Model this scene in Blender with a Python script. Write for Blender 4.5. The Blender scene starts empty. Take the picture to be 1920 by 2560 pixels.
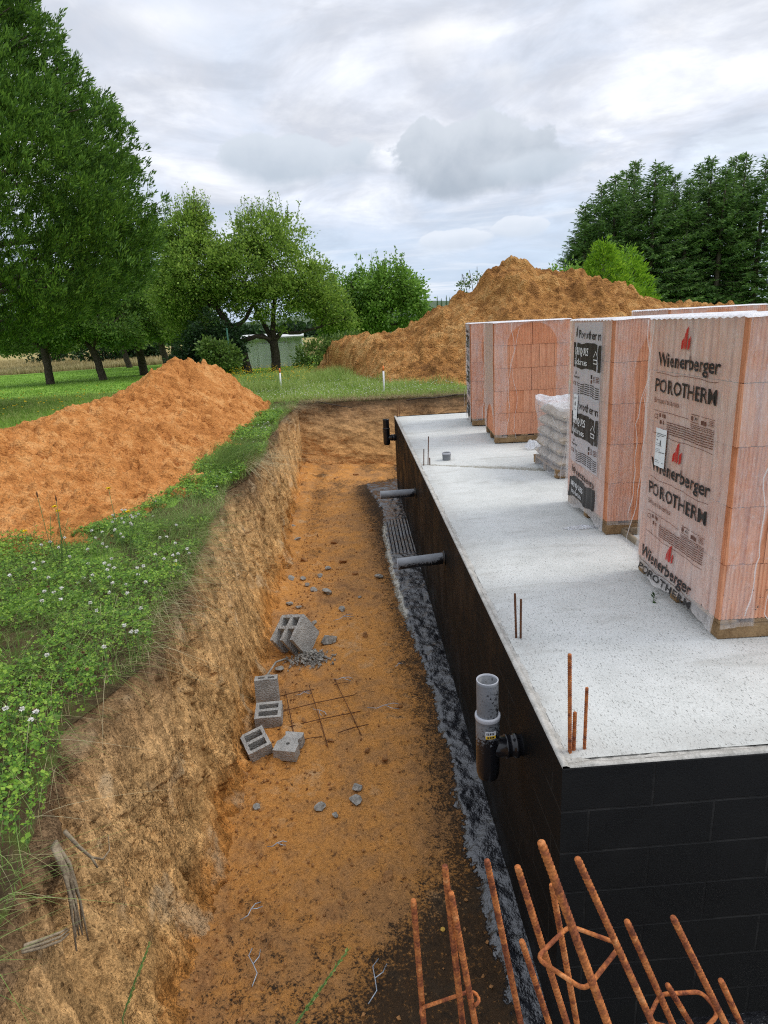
import bpy, math
import numpy as np
from mathutils import Vector, Matrix
PI = math.pi
SC = bpy.context.scene
COL = SC.collection
rad = math.radians

# ------------------------------------------------------------------ camera
cd = bpy.data.cameras.new("camera"); cam = bpy.data.objects.new("camera", cd); COL.objects.link(cam)
CAM = Vector((-0.695, -2.041, 1.65))
rt = Vector((0.997497, -0.048521, -0.051433)); up = Vector((0.0629, 0.276628, 0.958916)); fw = Vector((0.032299, 0.959751, -0.278987))
mw = Matrix(((rt.x, up.x, -fw.x, CAM.x), (rt.y, up.y, -fw.y, CAM.y), (rt.z, up.z, -fw.z, CAM.z), (0, 0, 0, 1)))
cam.matrix_world = mw
cd.sensor_fit = 'VERTICAL'; cd.sensor_height = 24.0; cd.lens = 1603.6 / 2560 * 24.0
cd.clip_start = 0.05; cd.clip_end = 5000
SC.camera = cam

# ------------------------------------------------------------------ light
SUN_EL, SUN_AZ = rad(46), rad(84)      # azimuth measured from +Y towards +X
world = bpy.data.worlds.new("World"); SC.world = world; world.use_nodes = True
sl = bpy.data.lights.new("sun", 'SUN'); sl.energy = 1.5; sl.angle = rad(24); sl.color = (1.0, 0.955, 0.88)
so = bpy.data.objects.new("sun", sl); COL.objects.link(so)
sd = Vector((math.sin(SUN_AZ) * math.cos(SUN_EL), math.cos(SUN_AZ) * math.cos(SUN_EL), math.sin(SUN_EL)))
so.rotation_euler = sd.to_track_quat('Z', 'Y').to_euler()
so.location = (6, 0, 12)
vs = SC.view_settings
vs.view_transform = 'Standard'; vs.look = 'None'; vs.gamma = 1; vs.exposure = 0.28; vs.use_curve_mapping = False
SC.render.engine = 'CYCLES'
DENOISE = False
SC.render.filter_size = 1.15
SC.cycles.filter_width = 1.15
cy = SC.cycles
cy.max_bounces = 6; cy.diffuse_bounces = 3; cy.glossy_bounces = 3; cy.transmission_bounces = 4; cy.transparent_max_bounces = 16
cy.sample_clamp_indirect = 4.0; cy.caustics_reflective = False; cy.caustics_refractive = False
try:
    cy.use_denoising = DENOISE; cy.denoiser = 'OPENIMAGEDENOISE'
except Exception: pass

# ------------------------------------------------------------------ node helper
class NT:
    def __init__(s, tree):
        s.t = tree; s.n = tree.nodes; s.l = tree.links; s.n.clear()
    def node(s, kind, **kw):
        n = s.n.new(kind)
        for k, v in kw.items(): setattr(n, k, v)
        return n
    def put(s, sock, v):
        if v is None: return
        if isinstance(v, bpy.types.NodeSocket): s.l.new(v, sock)
        else:
            if isinstance(v, (tuple, list)) and len(v) == 3 and sock.type == 'RGBA': v = (*v, 1)
            sock.default_value = v
    def m(s, op, a, b=None, c=None, clamp=False):
        n = s.node('ShaderNodeMath', operation=op); n.use_clamp = clamp
        s.put(n.inputs[0], a); s.put(n.inputs[1], b); s.put(n.inputs[2], c)
        return n.outputs[0]
    def v(s, op, a, b=None):
        n = s.node('ShaderNodeVectorMath', operation=op)
        s.put(n.inputs[0], a); s.put(n.inputs[1], b)
        return n.outputs['Value'] if op in ('DOT_PRODUCT', 'LENGTH', 'DISTANCE') else n.outputs[0]
    def mix(s, f, a, b, blend='MIX'):
        n = s.node('ShaderNodeMix', data_type='RGBA', blend_type=blend)
        s.put(n.inputs[0], f); s.put(n.inputs[6], a); s.put(n.inputs[7], b)
        return n.outputs[2]
    def noise(s, vec=None, scale=5, detail=4, rough=.55, dist=0.0, out=0):
        n = s.node('ShaderNodeTexNoise')
        if vec is not None: s.l.new(vec, n.inputs['Vector'])
        n.inputs['Scale'].default_value = scale; n.inputs['Detail'].default_value = detail
        n.inputs['Roughness'].default_value = rough; n.inputs['Distortion'].default_value = dist
        return n.outputs[out]
    def voro(s, vec=None, scale=5, feature='F1', out='Distance', rnd=1.0):
        n = s.node('ShaderNodeTexVoronoi', feature=feature)
        if vec is not None: s.l.new(vec, n.inputs['Vector'])
        n.inputs['Scale'].default_value = scale; n.inputs['Randomness'].default_value = rnd
        return n.outputs[out]
    def ramp(s, f, stops, interp='LINEAR'):
        n = s.node('ShaderNodeValToRGB'); s.l.new(f, n.inputs[0]); e = n.color_ramp.elements
        n.color_ramp.interpolation = interp
        while len(e) < len(stops): e.new(0.5)
        for k, (p, c) in enumerate(stops):
            e[k].position = p; e[k].color = (*c, 1) if not isinstance(c, (int, float)) else (c, c, c, 1)
        return n.outputs[0]
    def mr(s, x, a, b, c=0.0, d=1.0, smooth=True):
        n = s.node('ShaderNodeMapRange'); n.interpolation_type = 'SMOOTHSTEP' if smooth else 'LINEAR'
        s.put(n.inputs[0], x)
        for i, q in enumerate((a, b, c, d)): s.put(n.inputs[i + 1], q)
        return n.outputs[0]
    def sep(s, vec):
        n = s.node('ShaderNodeSeparateXYZ'); s.l.new(vec, n.inputs[0]); return n.outputs
    def comb(s, x, y, z):
        n = s.node('ShaderNodeCombineXYZ')
        for i, q in enumerate((x, y, z)): s.put(n.inputs[i], q)
        return n.outputs[0]
    def scalev(s, vec, sc):
        n = s.node('ShaderNodeMapping'); s.l.new(vec, n.inputs[0]); n.inputs['Scale'].default_value = sc
        return n.outputs[0]
    def obj(s):
        return s.node('ShaderNodeTexCoord').outputs['Object']
    def uv(s):
        return s.node('ShaderNodeTexCoord').outputs['UV']
    def bump(s, h, strength=.5, dist=.02, normal=None):
        n = s.node('ShaderNodeBump'); n.inputs['Strength'].default_value = strength; n.inputs['Distance'].default_value = dist
        s.l.new(h, n.inputs['Height'])
        if normal is not None: s.l.new(normal, n.inputs['Normal'])
        return n.outputs[0]
    def attr(s, name):
        n = s.node('ShaderNodeAttribute', attribute_name=name); return n.outputs['Fac']

def mat(name, build, **kw):
    """build(nt) returns dict(color, rough, normal, alpha, metal, spec, transl)"""
    m = bpy.data.materials.new(name); m.use_nodes = True
    nt = NT(m.node_tree)
    d = build(nt) if callable(build) else dict(build)
    out = nt.node('ShaderNodeOutputMaterial')
    p = nt.node('ShaderNodeBsdfPrincipled')
    nt.put(p.inputs['Base Color'], d.get('color', (.5, .5, .5)))
    nt.put(p.inputs['Roughness'], d.get('rough', .8))
    nt.put(p.inputs['Metallic'], d.get('metal', 0.0))
    nt.put(p.inputs['Specular IOR Level'], d.get('spec', .3))
    if 'normal' in d: nt.put(p.inputs['Normal'], d['normal'])
    if 'ior' in d: nt.put(p.inputs['IOR'], d['ior'])
    if 'alpha' in d: nt.put(p.inputs['Alpha'], d['alpha'])
    surf = p.outputs[0]
    if 'transl' in d:
        tr = nt.node('ShaderNodeBsdfTranslucent'); nt.put(tr.inputs[0], d['transl'])
        mx = nt.node('ShaderNodeMixShader'); mx.inputs[0].default_value = d.get('tfac', .35)
        nt.l.new(surf, mx.inputs[1]); nt.l.new(tr.outputs[0], mx.inputs[2]); surf = mx.outputs[0]
    nt.l.new(surf, out.inputs[0])
    return m

# ------------------------------------------------------------------ world: Nishita sky veiled by layered cloud
def build_world():
    nt = NT(world.node_tree)
    sky = nt.node('ShaderNodeTexSky', sky_type='NISHITA'); sky.sun_disc = False
    sky.sun_elevation = SUN_EL; sky.sun_rotation = SUN_AZ; sky.air_density = 1.0; sky.dust_density = 1.5
    D = nt.node('ShaderNodeTexCoord').outputs['Generated']
    D = nt.v('NORMALIZE', D)
    x, y, z = nt.sep(D)
    zc = nt.m('MAXIMUM', z, 0.0)
    den = nt.m('ADD', zc, 0.16)
    P = nt.comb(nt.m('DIVIDE', x, den), nt.m('DIVIDE', y, den), 0.0)
    n1 = nt.noise(P, 1.5, 10, .6, .5)
    n2 = nt.noise(P, 0.55, 4, .5, .2)
    n3 = nt.noise(P, 2.3, 6, .6, .5)
    dens = nt.m('ADD', nt.m('MULTIPLY', n1, .6), nt.m('MULTIPLY', n2, .4))
    cc = nt.ramp(dens, [(.36, (8.0, 8.7, 9.7)), (.44, (6.3, 6.9, 8.0)), (.51, (6.9, 7.3, 8.2)), (.57, (8.3, 8.6, 9.3)), (.65, (10.6, 10.6, 10.8))])
    lum = nt.mr(n3, .36, .66, .88, 1.11)
    cc = nt.mix(1.0, cc, nt.comb(lum, lum, lum), 'MULTIPLY')
    # thin pale blue low above the horizon
    low = nt.mr(nt.m('ADD', z, nt.m('MULTIPLY', nt.m('SUBTRACT', n1, .5), .10)), .02, .22, 1.0, 0.0)
    sk = nt.mix(1.0, sky.outputs[0], (1.0, 1.0, 1.0), 'MULTIPLY')
    blue = nt.mix(.82, sk, (5.6, 7.0, 9.0))
    base = nt.mix(nt.m('MULTIPLY', low, .85), cc, blue)
    # thin bright streaks low down
    st = nt.noise(nt.comb(nt.m('MULTIPLY', x, 2.0), nt.m('MULTIPLY', y, 2.0), nt.m('MULTIPLY', z, 22.0)), 2.2, 6, .55, .4)
    stm = nt.m('MULTIPLY', nt.mr(st, .52, .72, 0, .8), nt.mr(z, .02, .3, 1, 0))
    base = nt.mix(stm, base, (8.6, 8.9, 9.5))
    # separate clouds, each with its own bearing and height
    def cloud(d, a, b, flat, dark, light, amt, seedoff, base_in, soft=.35, nsc=7.0):
        d = Vector(d).normalized(); r = d.cross(Vector((0, 0, 1))).normalized(); u = r.cross(d)
        # bring the image roll back: clouds sit level in the world
        k = nt.v('DOT_PRODUCT', D, tuple(d)); k = nt.m('MAXIMUM', k, .05)
        uu = nt.m('DIVIDE', nt.v('DOT_PRODUCT', D, tuple(r)), k)
        vv = nt.m('DIVIDE', nt.v('DOT_PRODUCT', D, tuple(u)), k)
        front = nt.mr(nt.v('DOT_PRODUCT', D, tuple(d)), .3, .5)
        nv = nt.noise(nt.comb(uu, vv, seedoff), nsc, 7, .55, .15)
        n2_ = nt.noise(nt.comb(uu, vv, seedoff + 3.3), nsc * .6, 3, .5, .0)
        vneg = nt.m('MULTIPLY', nt.m('MINIMUM', vv, 0.0), flat)
        vt = nt.m('ADD', nt.m('MAXIMUM', vv, 0.0), vneg)
        r2 = nt.m('ADD', nt.m('POWER', nt.m('ABSOLUTE', nt.m('DIVIDE', uu, a)), 2.0), nt.m('POWER', nt.m('ABSOLUTE', nt.m('DIVIDE', vt, b)), 2.0))
        rr = nt.m('SQRT', r2)
        f = nt.m('ADD', rr, nt.m('MULTIPLY', nt.m('SUBTRACT', nv, .5), 1.15))
        f = nt.m('ADD', f, nt.m('MULTIPLY', nt.m('SUBTRACT', n2_, .5), .8))
        edge = nt.mr(vv, -b * .3, b * .5, soft * 1.6, .10 if soft < 1 else soft * .4)
        mask = nt.mr(f, nt.m('SUBTRACT', 1.0, edge), 1.0, 1.0, 0.0)
        mask = nt.m('MULTIPLY', nt.m('MULTIPLY', mask, front), amt)
        shade = nt.mr(nt.m('ADD', vv, nt.m('MULTIPLY', nt.m('SUBTRACT', nv, .5), b * 1.5)), -b * .45, b * .9, 0, 1)
        col = nt.mix(shade, dark, light)
        return nt.mix(mask, base_in, col)
    W = (10.2, 10.2, 10.3)
    base = cloud((.127, .936, .325), .085, .05, 1.0, (9.3, 9.4, 9.7), W, .85, 2.0, base, 2.4, 11)
    base = cloud((.22, .935, .285), .06, .045, 1.0, (9.2, 9.3, 9.7), W, .7, 5.0, base, 2.4, 11)
    base = cloud((-.208, .917, .345), .09, .05, 1.0, (9.4, 9.5, 9.8), W, .65, 7.0, base, 2.4, 10)
    base = cloud((.35, .88, .34), .08, .03, 1.0, (9.2, 9.3, 9.6), W, .6, 9.0, base, 2.4, 10)
    base = cloud((.186, .957, .188), .135, .088, 2.6, (4.0, 4.6, 5.4), (6.3, 6.8, 7.5), .97, 11.0, base, .38, 16)
    base = cloud((.26, .947, .182), .10, .035, 1.8, (5.0, 5.8, 6.7), (6.4, 7.0, 7.8), .7, 16.0, base, 1.0, 14)
    base = cloud((-.06, .972, .205), .13, .060, 2.2, (4.7, 5.4, 6.3), (6.4, 7.0, 7.8), .95, 14.0, base, .7, 13)
    base = cloud((.15, .982, .105), .06, .022, 2.0, (6.0, 6.7, 7.7), (7.6, 8.1, 8.9), .8, 21.0, base, .6, 14)
    base = cloud((.245, .97, .115), .045, .02, 2.0, (6.0, 6.7, 7.7), (7.6, 8.1, 8.9), .8, 25.0, base, .6, 14)
    # an overcast sky is brightest overhead
    zen = nt.mr(z, .36, .95, 1.0, 1.55)
    base = nt.mix(1.0, base, nt.comb(zen, zen, zen), 'MULTIPLY')
    bg = nt.node('ShaderNodeBackground'); nt.l.new(base, bg.inputs[0]); bg.inputs[1].default_value = 0.092
    out = nt.node('ShaderNodeOutputWorld'); nt.l.new(bg.outputs[0], out.inputs[0])
build_world()
world.cycles.sampling_method = 'MANUAL'; world.cycles.sample_map_resolution = 512

# ------------------------------------------------------------------ numpy noise
def _hash(ix, iy, iz, seed):
    h = (ix.astype(np.int64) * 374761393 + iy.astype(np.int64) * 668265263 + iz.astype(np.int64) * 2147483647 + seed * 974634777) & 0xFFFFFFFF
    h = ((h ^ (h >> 13)) * 1274126177) & 0xFFFFFFFF
    h = (h ^ (h >> 16)) & 0xFFFFFFFF
    h = (h * 2246822519) & 0xFFFFFFFF
    return ((h ^ (h >> 15)) & 0xFFFFFF) / float(0xFFFFFF)
def vn(x, y, z=0.0, seed=0):
    x = np.asarray(x, float); y = np.asarray(y, float); z = np.asarray(z, float) + 0 * x; y = y + 0 * x
    ix, iy, iz = np.floor(x), np.floor(y), np.floor(z)
    fx, fy, fz = x - ix, y - iy, z - iz
    fx, fy, fz = [t * t * (3 - 2 * t) for t in (fx, fy, fz)]
    r = 0
    for a in (0, 1):
        for b in (0, 1):
            for c in (0, 1):
                w = (fx if a else 1 - fx) * (fy if b else 1 - fy) * (fz if c else 1 - fz)
                r = r + w * _hash(ix + a, iy + b, iz + c, seed)
    return r * 2 - 1
def fbm(x, y, z=0.0, oct=5, gain=.5, seed=0, ridged=False):
    x = np.asarray(x, float); z = np.asarray(z, float)
    r = 0; a = 1.0; f = 1.0; tot = 0
    for o in range(oct):
        v = vn(x * f + o * 17.3, np.asarray(y) * f + o * 9.1, z * f, seed + o)
        if ridged: v = 1 - 2 * np.abs(v)
        r = r + a * v; tot += a; a *= gain; f *= 2.03
    return r / tot
def clods(x, y, cell, seed=0, dens=.5):
    """height of rounded lumps scattered on a plane, one candidate per cell"""
    x = np.asarray(x, float); y = np.asarray(y, float)
    ix, iy = np.floor(x / cell), np.floor(y / cell)
    out = np.zeros_like(x)
    zz = np.zeros_like(ix)
    for a in (-1, 0, 1):
        for b in (-1, 0, 1):
            jx, jy = ix + a, iy + b
            px = (jx + _hash(jx, jy, zz, seed)) * cell; py = (jy + _hash(jx, jy, zz, seed + 1)) * cell
            rr = cell * (.18 + .42 * _hash(jx, jy, zz, seed + 2)) * (_hash(jx, jy, zz, seed + 3) < dens)
            asp = .6 + .8 * _hash(jx, jy, zz, seed + 4)
            d2 = ((x - px) * asp) ** 2 + ((y - py) / asp) ** 2
            h = np.sqrt(np.maximum(rr * rr - d2, 0))
            out = np.maximum(out, h)
    return out
def sst(a, b, x):
    t = np.clip((np.asarray(x, float) - a) / (b - a), 0, 1); return t * t * (3 - 2 * t)

# ------------------------------------------------------------------ mesh helpers
def tag(o, label=None, cat=None, group=None, kind=None):
    if label: o['label'] = label
    if cat: o['category'] = cat
    if group: o['group'] = group
    if kind: o['kind'] = kind
    return o
def empty(name, loc=(0, 0, 0), label=None, cat=None, group=None, rz=0):
    o = bpy.data.objects.new(name, None); COL.objects.link(o); o.location = loc; o.rotation_euler = (0, 0, rz)
    o.empty_display_size = .1
    return tag(o, label, cat, group)
def quads_mesh(name, V, F, smooth=True, uv=None):
    V = np.asarray(V, dtype=np.float32); F = np.asarray(F, dtype=np.int32); k = F.shape[1]
    me = bpy.data.meshes.new(name)
    me.vertices.add(len(V)); me.vertices.foreach_set('co', V.ravel())
    me.loops.add(F.size); me.loops.foreach_set('vertex_index', F.ravel())
    me.polygons.add(len(F)); me.polygons.foreach_set('loop_start', np.arange(0, F.size, k, dtype=np.int32))
    me.polygons.foreach_set('loop_total', np.full(len(F), k, dtype=np.int32))
    me.polygons.foreach_set('use_smooth', np.full(len(F), smooth, dtype=bool))
    me.update(calc_edges=True)
    if uv is not None:
        l = me.uv_layers.new(name='UVMap'); l.data.foreach_set('uv', np.asarray(uv, np.float32)[F.ravel()].ravel())
    me.validate()
    return me
def link(name, me, m=None, parent=None, loc=None):
    o = bpy.data.objects.new(name, me); COL.objects.link(o)
    if m is not None and me is not None and len(me.materials) == 0: me.materials.append(m)
    if parent is not None: o.parent = parent
    if loc is not None: o.location = loc
    return o
def grid_idx(nu, nv):
    i = np.arange(nu - 1)[:, None] * nv + np.arange(nv - 1)[None, :]
    return np.stack([i, i + nv, i + nv + 1, i + 1], -1).reshape(-1, 4)
def grid_mesh(name, X, Y, Z, smooth=True, keep=None, attrs=None, uv=None):
    nu, nv = X.shape
    F = grid_idx(nu, nv)
    if keep is not None: F = F[keep.reshape(-1)]
    V = np.stack([X, Y, Z], -1).reshape(-1, 3)
    me = quads_mesh(name, V, F, smooth, uv)
    for k, a in (attrs or {}).items():
        at = me.attributes.new(k, 'FLOAT', 'POINT'); at.data.foreach_set('value', np.asarray(a, np.float32).ravel())
    return me
class MB:
    """collects shapes into one mesh"""
    def __init__(s): s.V = []; s.F = []; s.n = 0; s.sm = []
    def add(s, V, F, smooth=False):
        V = [tuple(v) for v in V]
        s.V += V; s.F += [tuple(i + s.n for i in f) for f in F]; s.sm += [smooth] * len(F); s.n += len(V); return s
    def box(s, c, size, M=None, bev=0.0):
        hx, hy, hz = [q / 2 for q in size]
        if bev > 0:
            b = min(bev, hx * .9, hy * .9, hz * .9); V = []
            for sx in (-1, 1):
                for sy in (-1, 1):
                    for sz in (-1, 1):
                        V += [(sx * hx, sy * (hy - b), sz * (hz - b)), (sx * (hx - b), sy * hy, sz * (hz - b)), (sx * (hx - b), sy * (hy - b), sz * hz)]
            bm = __import__('bmesh').new()
            vs_ = [bm.verts.new(v) for v in V]
            __import__('bmesh').ops.convex_hull(bm, input=vs_)
            bm.verts.ensure_lookup_table(); bm.verts.index_update()
            V = [v.co.copy() for v in bm.verts]; F = [[v.index for v in f.verts] for f in bm.faces]; bm.free()
        else:
            V = [Vector((sx * hx, sy * hy, sz * hz)) for sx in (-1, 1) for sy in (-1, 1) for sz in (-1, 1)]
            F = [(0, 1, 3, 2), (4, 6, 7, 5), (0, 4, 5, 1), (2, 3, 7, 6), (0, 2, 6, 4), (1, 5, 7, 3)]
        V = [((M @ Vector(v)) if M is not None else Vector(v)) + Vector(c) for v in V]
        return s.add(V, F)
    def tube(s, pts, r, n=10, cap=True, smooth=True):
        pts = [Vector(p) for p in pts]
        rs = r if isinstance(r, (list, tuple)) else [r] * len(pts)
        V = []; F = []; prev = None
        for i, p in enumerate(pts):
            d = (pts[min(i + 1, len(pts) - 1)] - pts[max(i - 1, 0)])
            if d.length < 1e-9: d = Vector((0, 0, 1))
            d.normalize()
            if prev is None:
                a = d.orthogonal().normalized()
            else:
                a = (prev - d * prev.dot(d));
                a = a.normalized() if a.length > 1e-6 else d.orthogonal().normalized()
            prev = a; b = d.cross(a)
            for k in range(n):
                t = 2 * PI * k / n; V.append(p + (a * math.cos(t) + b * math.sin(t)) * rs[i])
        for i in range(len(pts) - 1):
            for k in range(n):
                F.append((i * n + k, i * n + (k + 1) % n, (i + 1) * n + (k + 1) % n, (i + 1) * n + k))
        if cap:
            F.append(tuple(range(n - 1, -1, -1))); F.append(tuple((len(pts) - 1) * n + k for k in range(n)))
        return s.add(V, F, smooth)
    def lathe(s, prof, c=(0, 0, 0), axis=None, n=32, smooth=True, close=False):
        """prof: (r, h) pairs along axis"""
        q = Vector(axis if axis else (0, 0, 1)).normalized().to_track_quat('Z', 'Y')
        V = []; F = []
        for r, h in prof:
            for k in range(n):
                t = 2 * PI * k / n; V.append(q @ Vector((r * math.cos(t), r * math.sin(t), h)) + Vector(c))
        L = len(prof)
        for i in range(L if close else L - 1):
            j = (i + 1) % L
            for k in range(n): F.append((i * n + k, i * n + (k + 1) % n, j * n + (k + 1) % n, j * n + k))
        return s.add(V, F, smooth)
    def mesh(s, name):
        me = bpy.data.meshes.new(name); me.from_pydata([tuple(v) for v in s.V], [], s.F); me.update()
        me.polygons.foreach_set('use_smooth', s.sm); return me
    def build(s, name, m, parent=None, loc=None):
        return link(name, s.mesh(name), m, parent, loc)
def copy_tree(o, parent=None):
    c = o.copy(); COL.objects.link(c)
    if parent is not None: c.parent = parent
    for ch in list(o.children): copy_tree(ch, c)
    return c
def cards(P, D, L, Wd, rng, flat=None, bend=0.0):
    """diamond leaves: P base points, D unit directions, L lengths, Wd widths -> V, F"""
    P = np.asarray(P, float); D = np.asarray(D, float); n = len(P)
    R_ = rng.normal(size=(n, 3))
    if flat is not None: R_ = R_ * (1 - flat) + np.array([0, 0, 1.0]) * flat * 2
    S = np.cross(D, R_); S /= (np.linalg.norm(S, axis=1, keepdims=True) + 1e-9)
    Nn = np.cross(S, D)
    L = (np.zeros(n) + L)[:, None]; Wd = (np.zeros(n) + Wd)[:, None]
    mid = P + D * L * .45 + Nn * L * bend
    V = np.stack([P, mid + S * Wd * .5, P + D * L, mid - S * Wd * .5], 1).reshape(-1, 3)
    F = np.arange(n * 4).reshape(-1, 4)
    return V, F
def unit(v):
    v = np.asarray(v, float); return v / (np.linalg.norm(v, axis=-1, keepdims=True) + 1e-9)

# ================================================================== materials
def soilmat(name, cols, scale=1.0, bump=.5, crumbs=(.25, .5), dark=.35, rough=.95):
    def b(nt):
        O = nt.obj()
        n0 = nt.noise(O, 1.1 * scale, 6, .68, .5); n1 = nt.noise(O, 7 * scale, 6, .65, .2); n2 = nt.noise(O, 60 * scale, 4, .7)
        vo = nt.voro(O, 38 * scale); v2 = nt.voro(O, 95 * scale)
        f = nt.m('ADD', nt.m('MULTIPLY', n0, .5), nt.m('MULTIPLY', n1, .5))
        c = nt.ramp(f, [(.40, cols[0]), (.5, cols[1]), (.60, cols[2])])
        g = nt.mr(n2, .3, .72, .74, 1.2)
        c = nt.mix(1.0, c, nt.comb(g, g, g), 'MULTIPLY')
        spk = nt.mr(nt.noise(O, 26 * scale, 5, .75, .5), .60, .70, 0, dark)
        c = nt.mix(spk, c, tuple(q * .28 for q in cols[0]))
        sp2 = nt.mr(nt.noise(O, 11 * scale, 5, .7, .6), .58, .68, 0, dark * .8); c = nt.mix(sp2, c, tuple(q * .45 for q in cols[0]))  # larger dark spots: shade of small pits put into the soil colour
        h = nt.m('ADD', nt.m('MULTIPLY', n1, .8), nt.m('ADD', nt.m('MULTIPLY', n2, .35), nt.m('MULTIPLY', vo, crumbs[0])))
        h = nt.m('ADD', h, nt.m('MULTIPLY', v2, crumbs[1] * .4))
        return dict(color=c, rough=rough, spec=.15, normal=nt.bump(h, bump, .05 / scale))
    return mat(name, b)
M = {}
M['sand'] = soilmat('sand_orange', [(.40, .155, .042), (.60, .25, .072), (.72, .36, .13)], 1.0, .9, (.45, .3), .6)
M['mound'] = soilmat('soil_brown', [(.27, .12, .036), (.53, .25, .075), (.70, .40, .15)], .5, 1.0, (.8, .5), .75)

def floor_b(nt):
    O = nt.obj()
    n0 = nt.noise(O, .9, 5, .6, .4); n1 = nt.noise(O, 5, 6, .7, .3); n2 = nt.noise(O, 70, 5, .75); n3 = nt.noise(O, 22, 5, .7, .6)
    f = nt.m('ADD', nt.m('MULTIPLY', n0, .5), nt.m('MULTIPLY', n1, .5))
    c = nt.ramp(f, [(.36, (.30, .155, .068)), (.46, (.48, .24, .088)), (.56, (.63, .285, .075)), (.67, (.62, .38, .19))])
    g = nt.mr(n2, .3, .7, .6, 1.25)
    c = nt.mix(1.0, c, nt.comb(g, g, g), 'MULTIPLY')
    c = nt.mix(nt.mr(n3, .58, .68, 0, .55), c, (.11, .055, .028))
    c = nt.mix(nt.mr(nt.noise(O, 11, 5, .7, .8), .6, .7, 0, .6), c, (.12, .055, .024))
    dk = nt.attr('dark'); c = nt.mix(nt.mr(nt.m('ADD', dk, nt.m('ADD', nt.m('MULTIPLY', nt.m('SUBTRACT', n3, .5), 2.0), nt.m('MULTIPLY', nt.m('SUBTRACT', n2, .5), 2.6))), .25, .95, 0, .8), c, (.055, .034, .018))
    so_ = nt.attr('soot'); wet = nt.attr('wet')
    e = nt.m('ADD', nt.m('MULTIPLY', nt.m('SUBTRACT', n1, .5), 1.1), nt.m('MULTIPLY', nt.m('SUBTRACT', n2, .5), 3.2))
    e = nt.m('ADD', e, nt.m('MULTIPLY', nt.m('SUBTRACT', n3, .5), 1.6))
    sm = nt.mr(nt.m('ADD', nt.m('MULTIPLY', so_, 1.12), e), .2, .95, 0, .94)
    wm = nt.mr(nt.m('ADD', wet, nt.m('ADD', nt.m('MULTIPLY', nt.m('SUBTRACT', n1, .5), 1.3), nt.m('MULTIPLY', nt.m('SUBTRACT', n3, .5), 1.6))), .42, .58)
    c = nt.mix(sm, c, (.022, .019, .015))
    c = nt.mix(wm, c, nt.mix(nt.mr(n3, .4, .6), (.006, .006, .008), (.016, .017, .021)))
    conc = nt.mr(nt.m('ADD', nt.attr('lime'), nt.m('MULTIPLY', nt.m('SUBTRACT', n3, .5), .8)), .5, .75)
    c = nt.mix(conc, c, (.33, .31, .25))
    v = nt.voro(O, 34); v2 = nt.voro(O, 90)
    h = nt.m('ADD', nt.m('MULTIPLY', n1, .7), nt.m('ADD', nt.m('MULTIPLY', n2, .45), nt.m('MULTIPLY', v, .25)))
    hw = nt.m('ADD', nt.m('MULTIPLY', nt.noise(O, 22, 3, .55, .3), .26), nt.m('MULTIPLY', nt.noise(O, 75, 3, .6), .12))
    h = nt.m('ADD', nt.m('MULTIPLY', h, nt.m('SUBTRACT', 1.0, wm)), nt.m('MULTIPLY', wm, hw))
    r = nt.m('SUBTRACT', .95, nt.m('MULTIPLY', wm, .85))
    return dict(color=c, rough=r, spec=nt.m('ADD', .15, nt.m('MULTIPLY', wm, .6)), normal=nt.bump(h, .85, .035), ior=nt.m('ADD', 1.45, nt.m('MULTIPLY', wm, .2)))
M['floor'] = mat('trench_floor_earth', floor_b)

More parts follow.
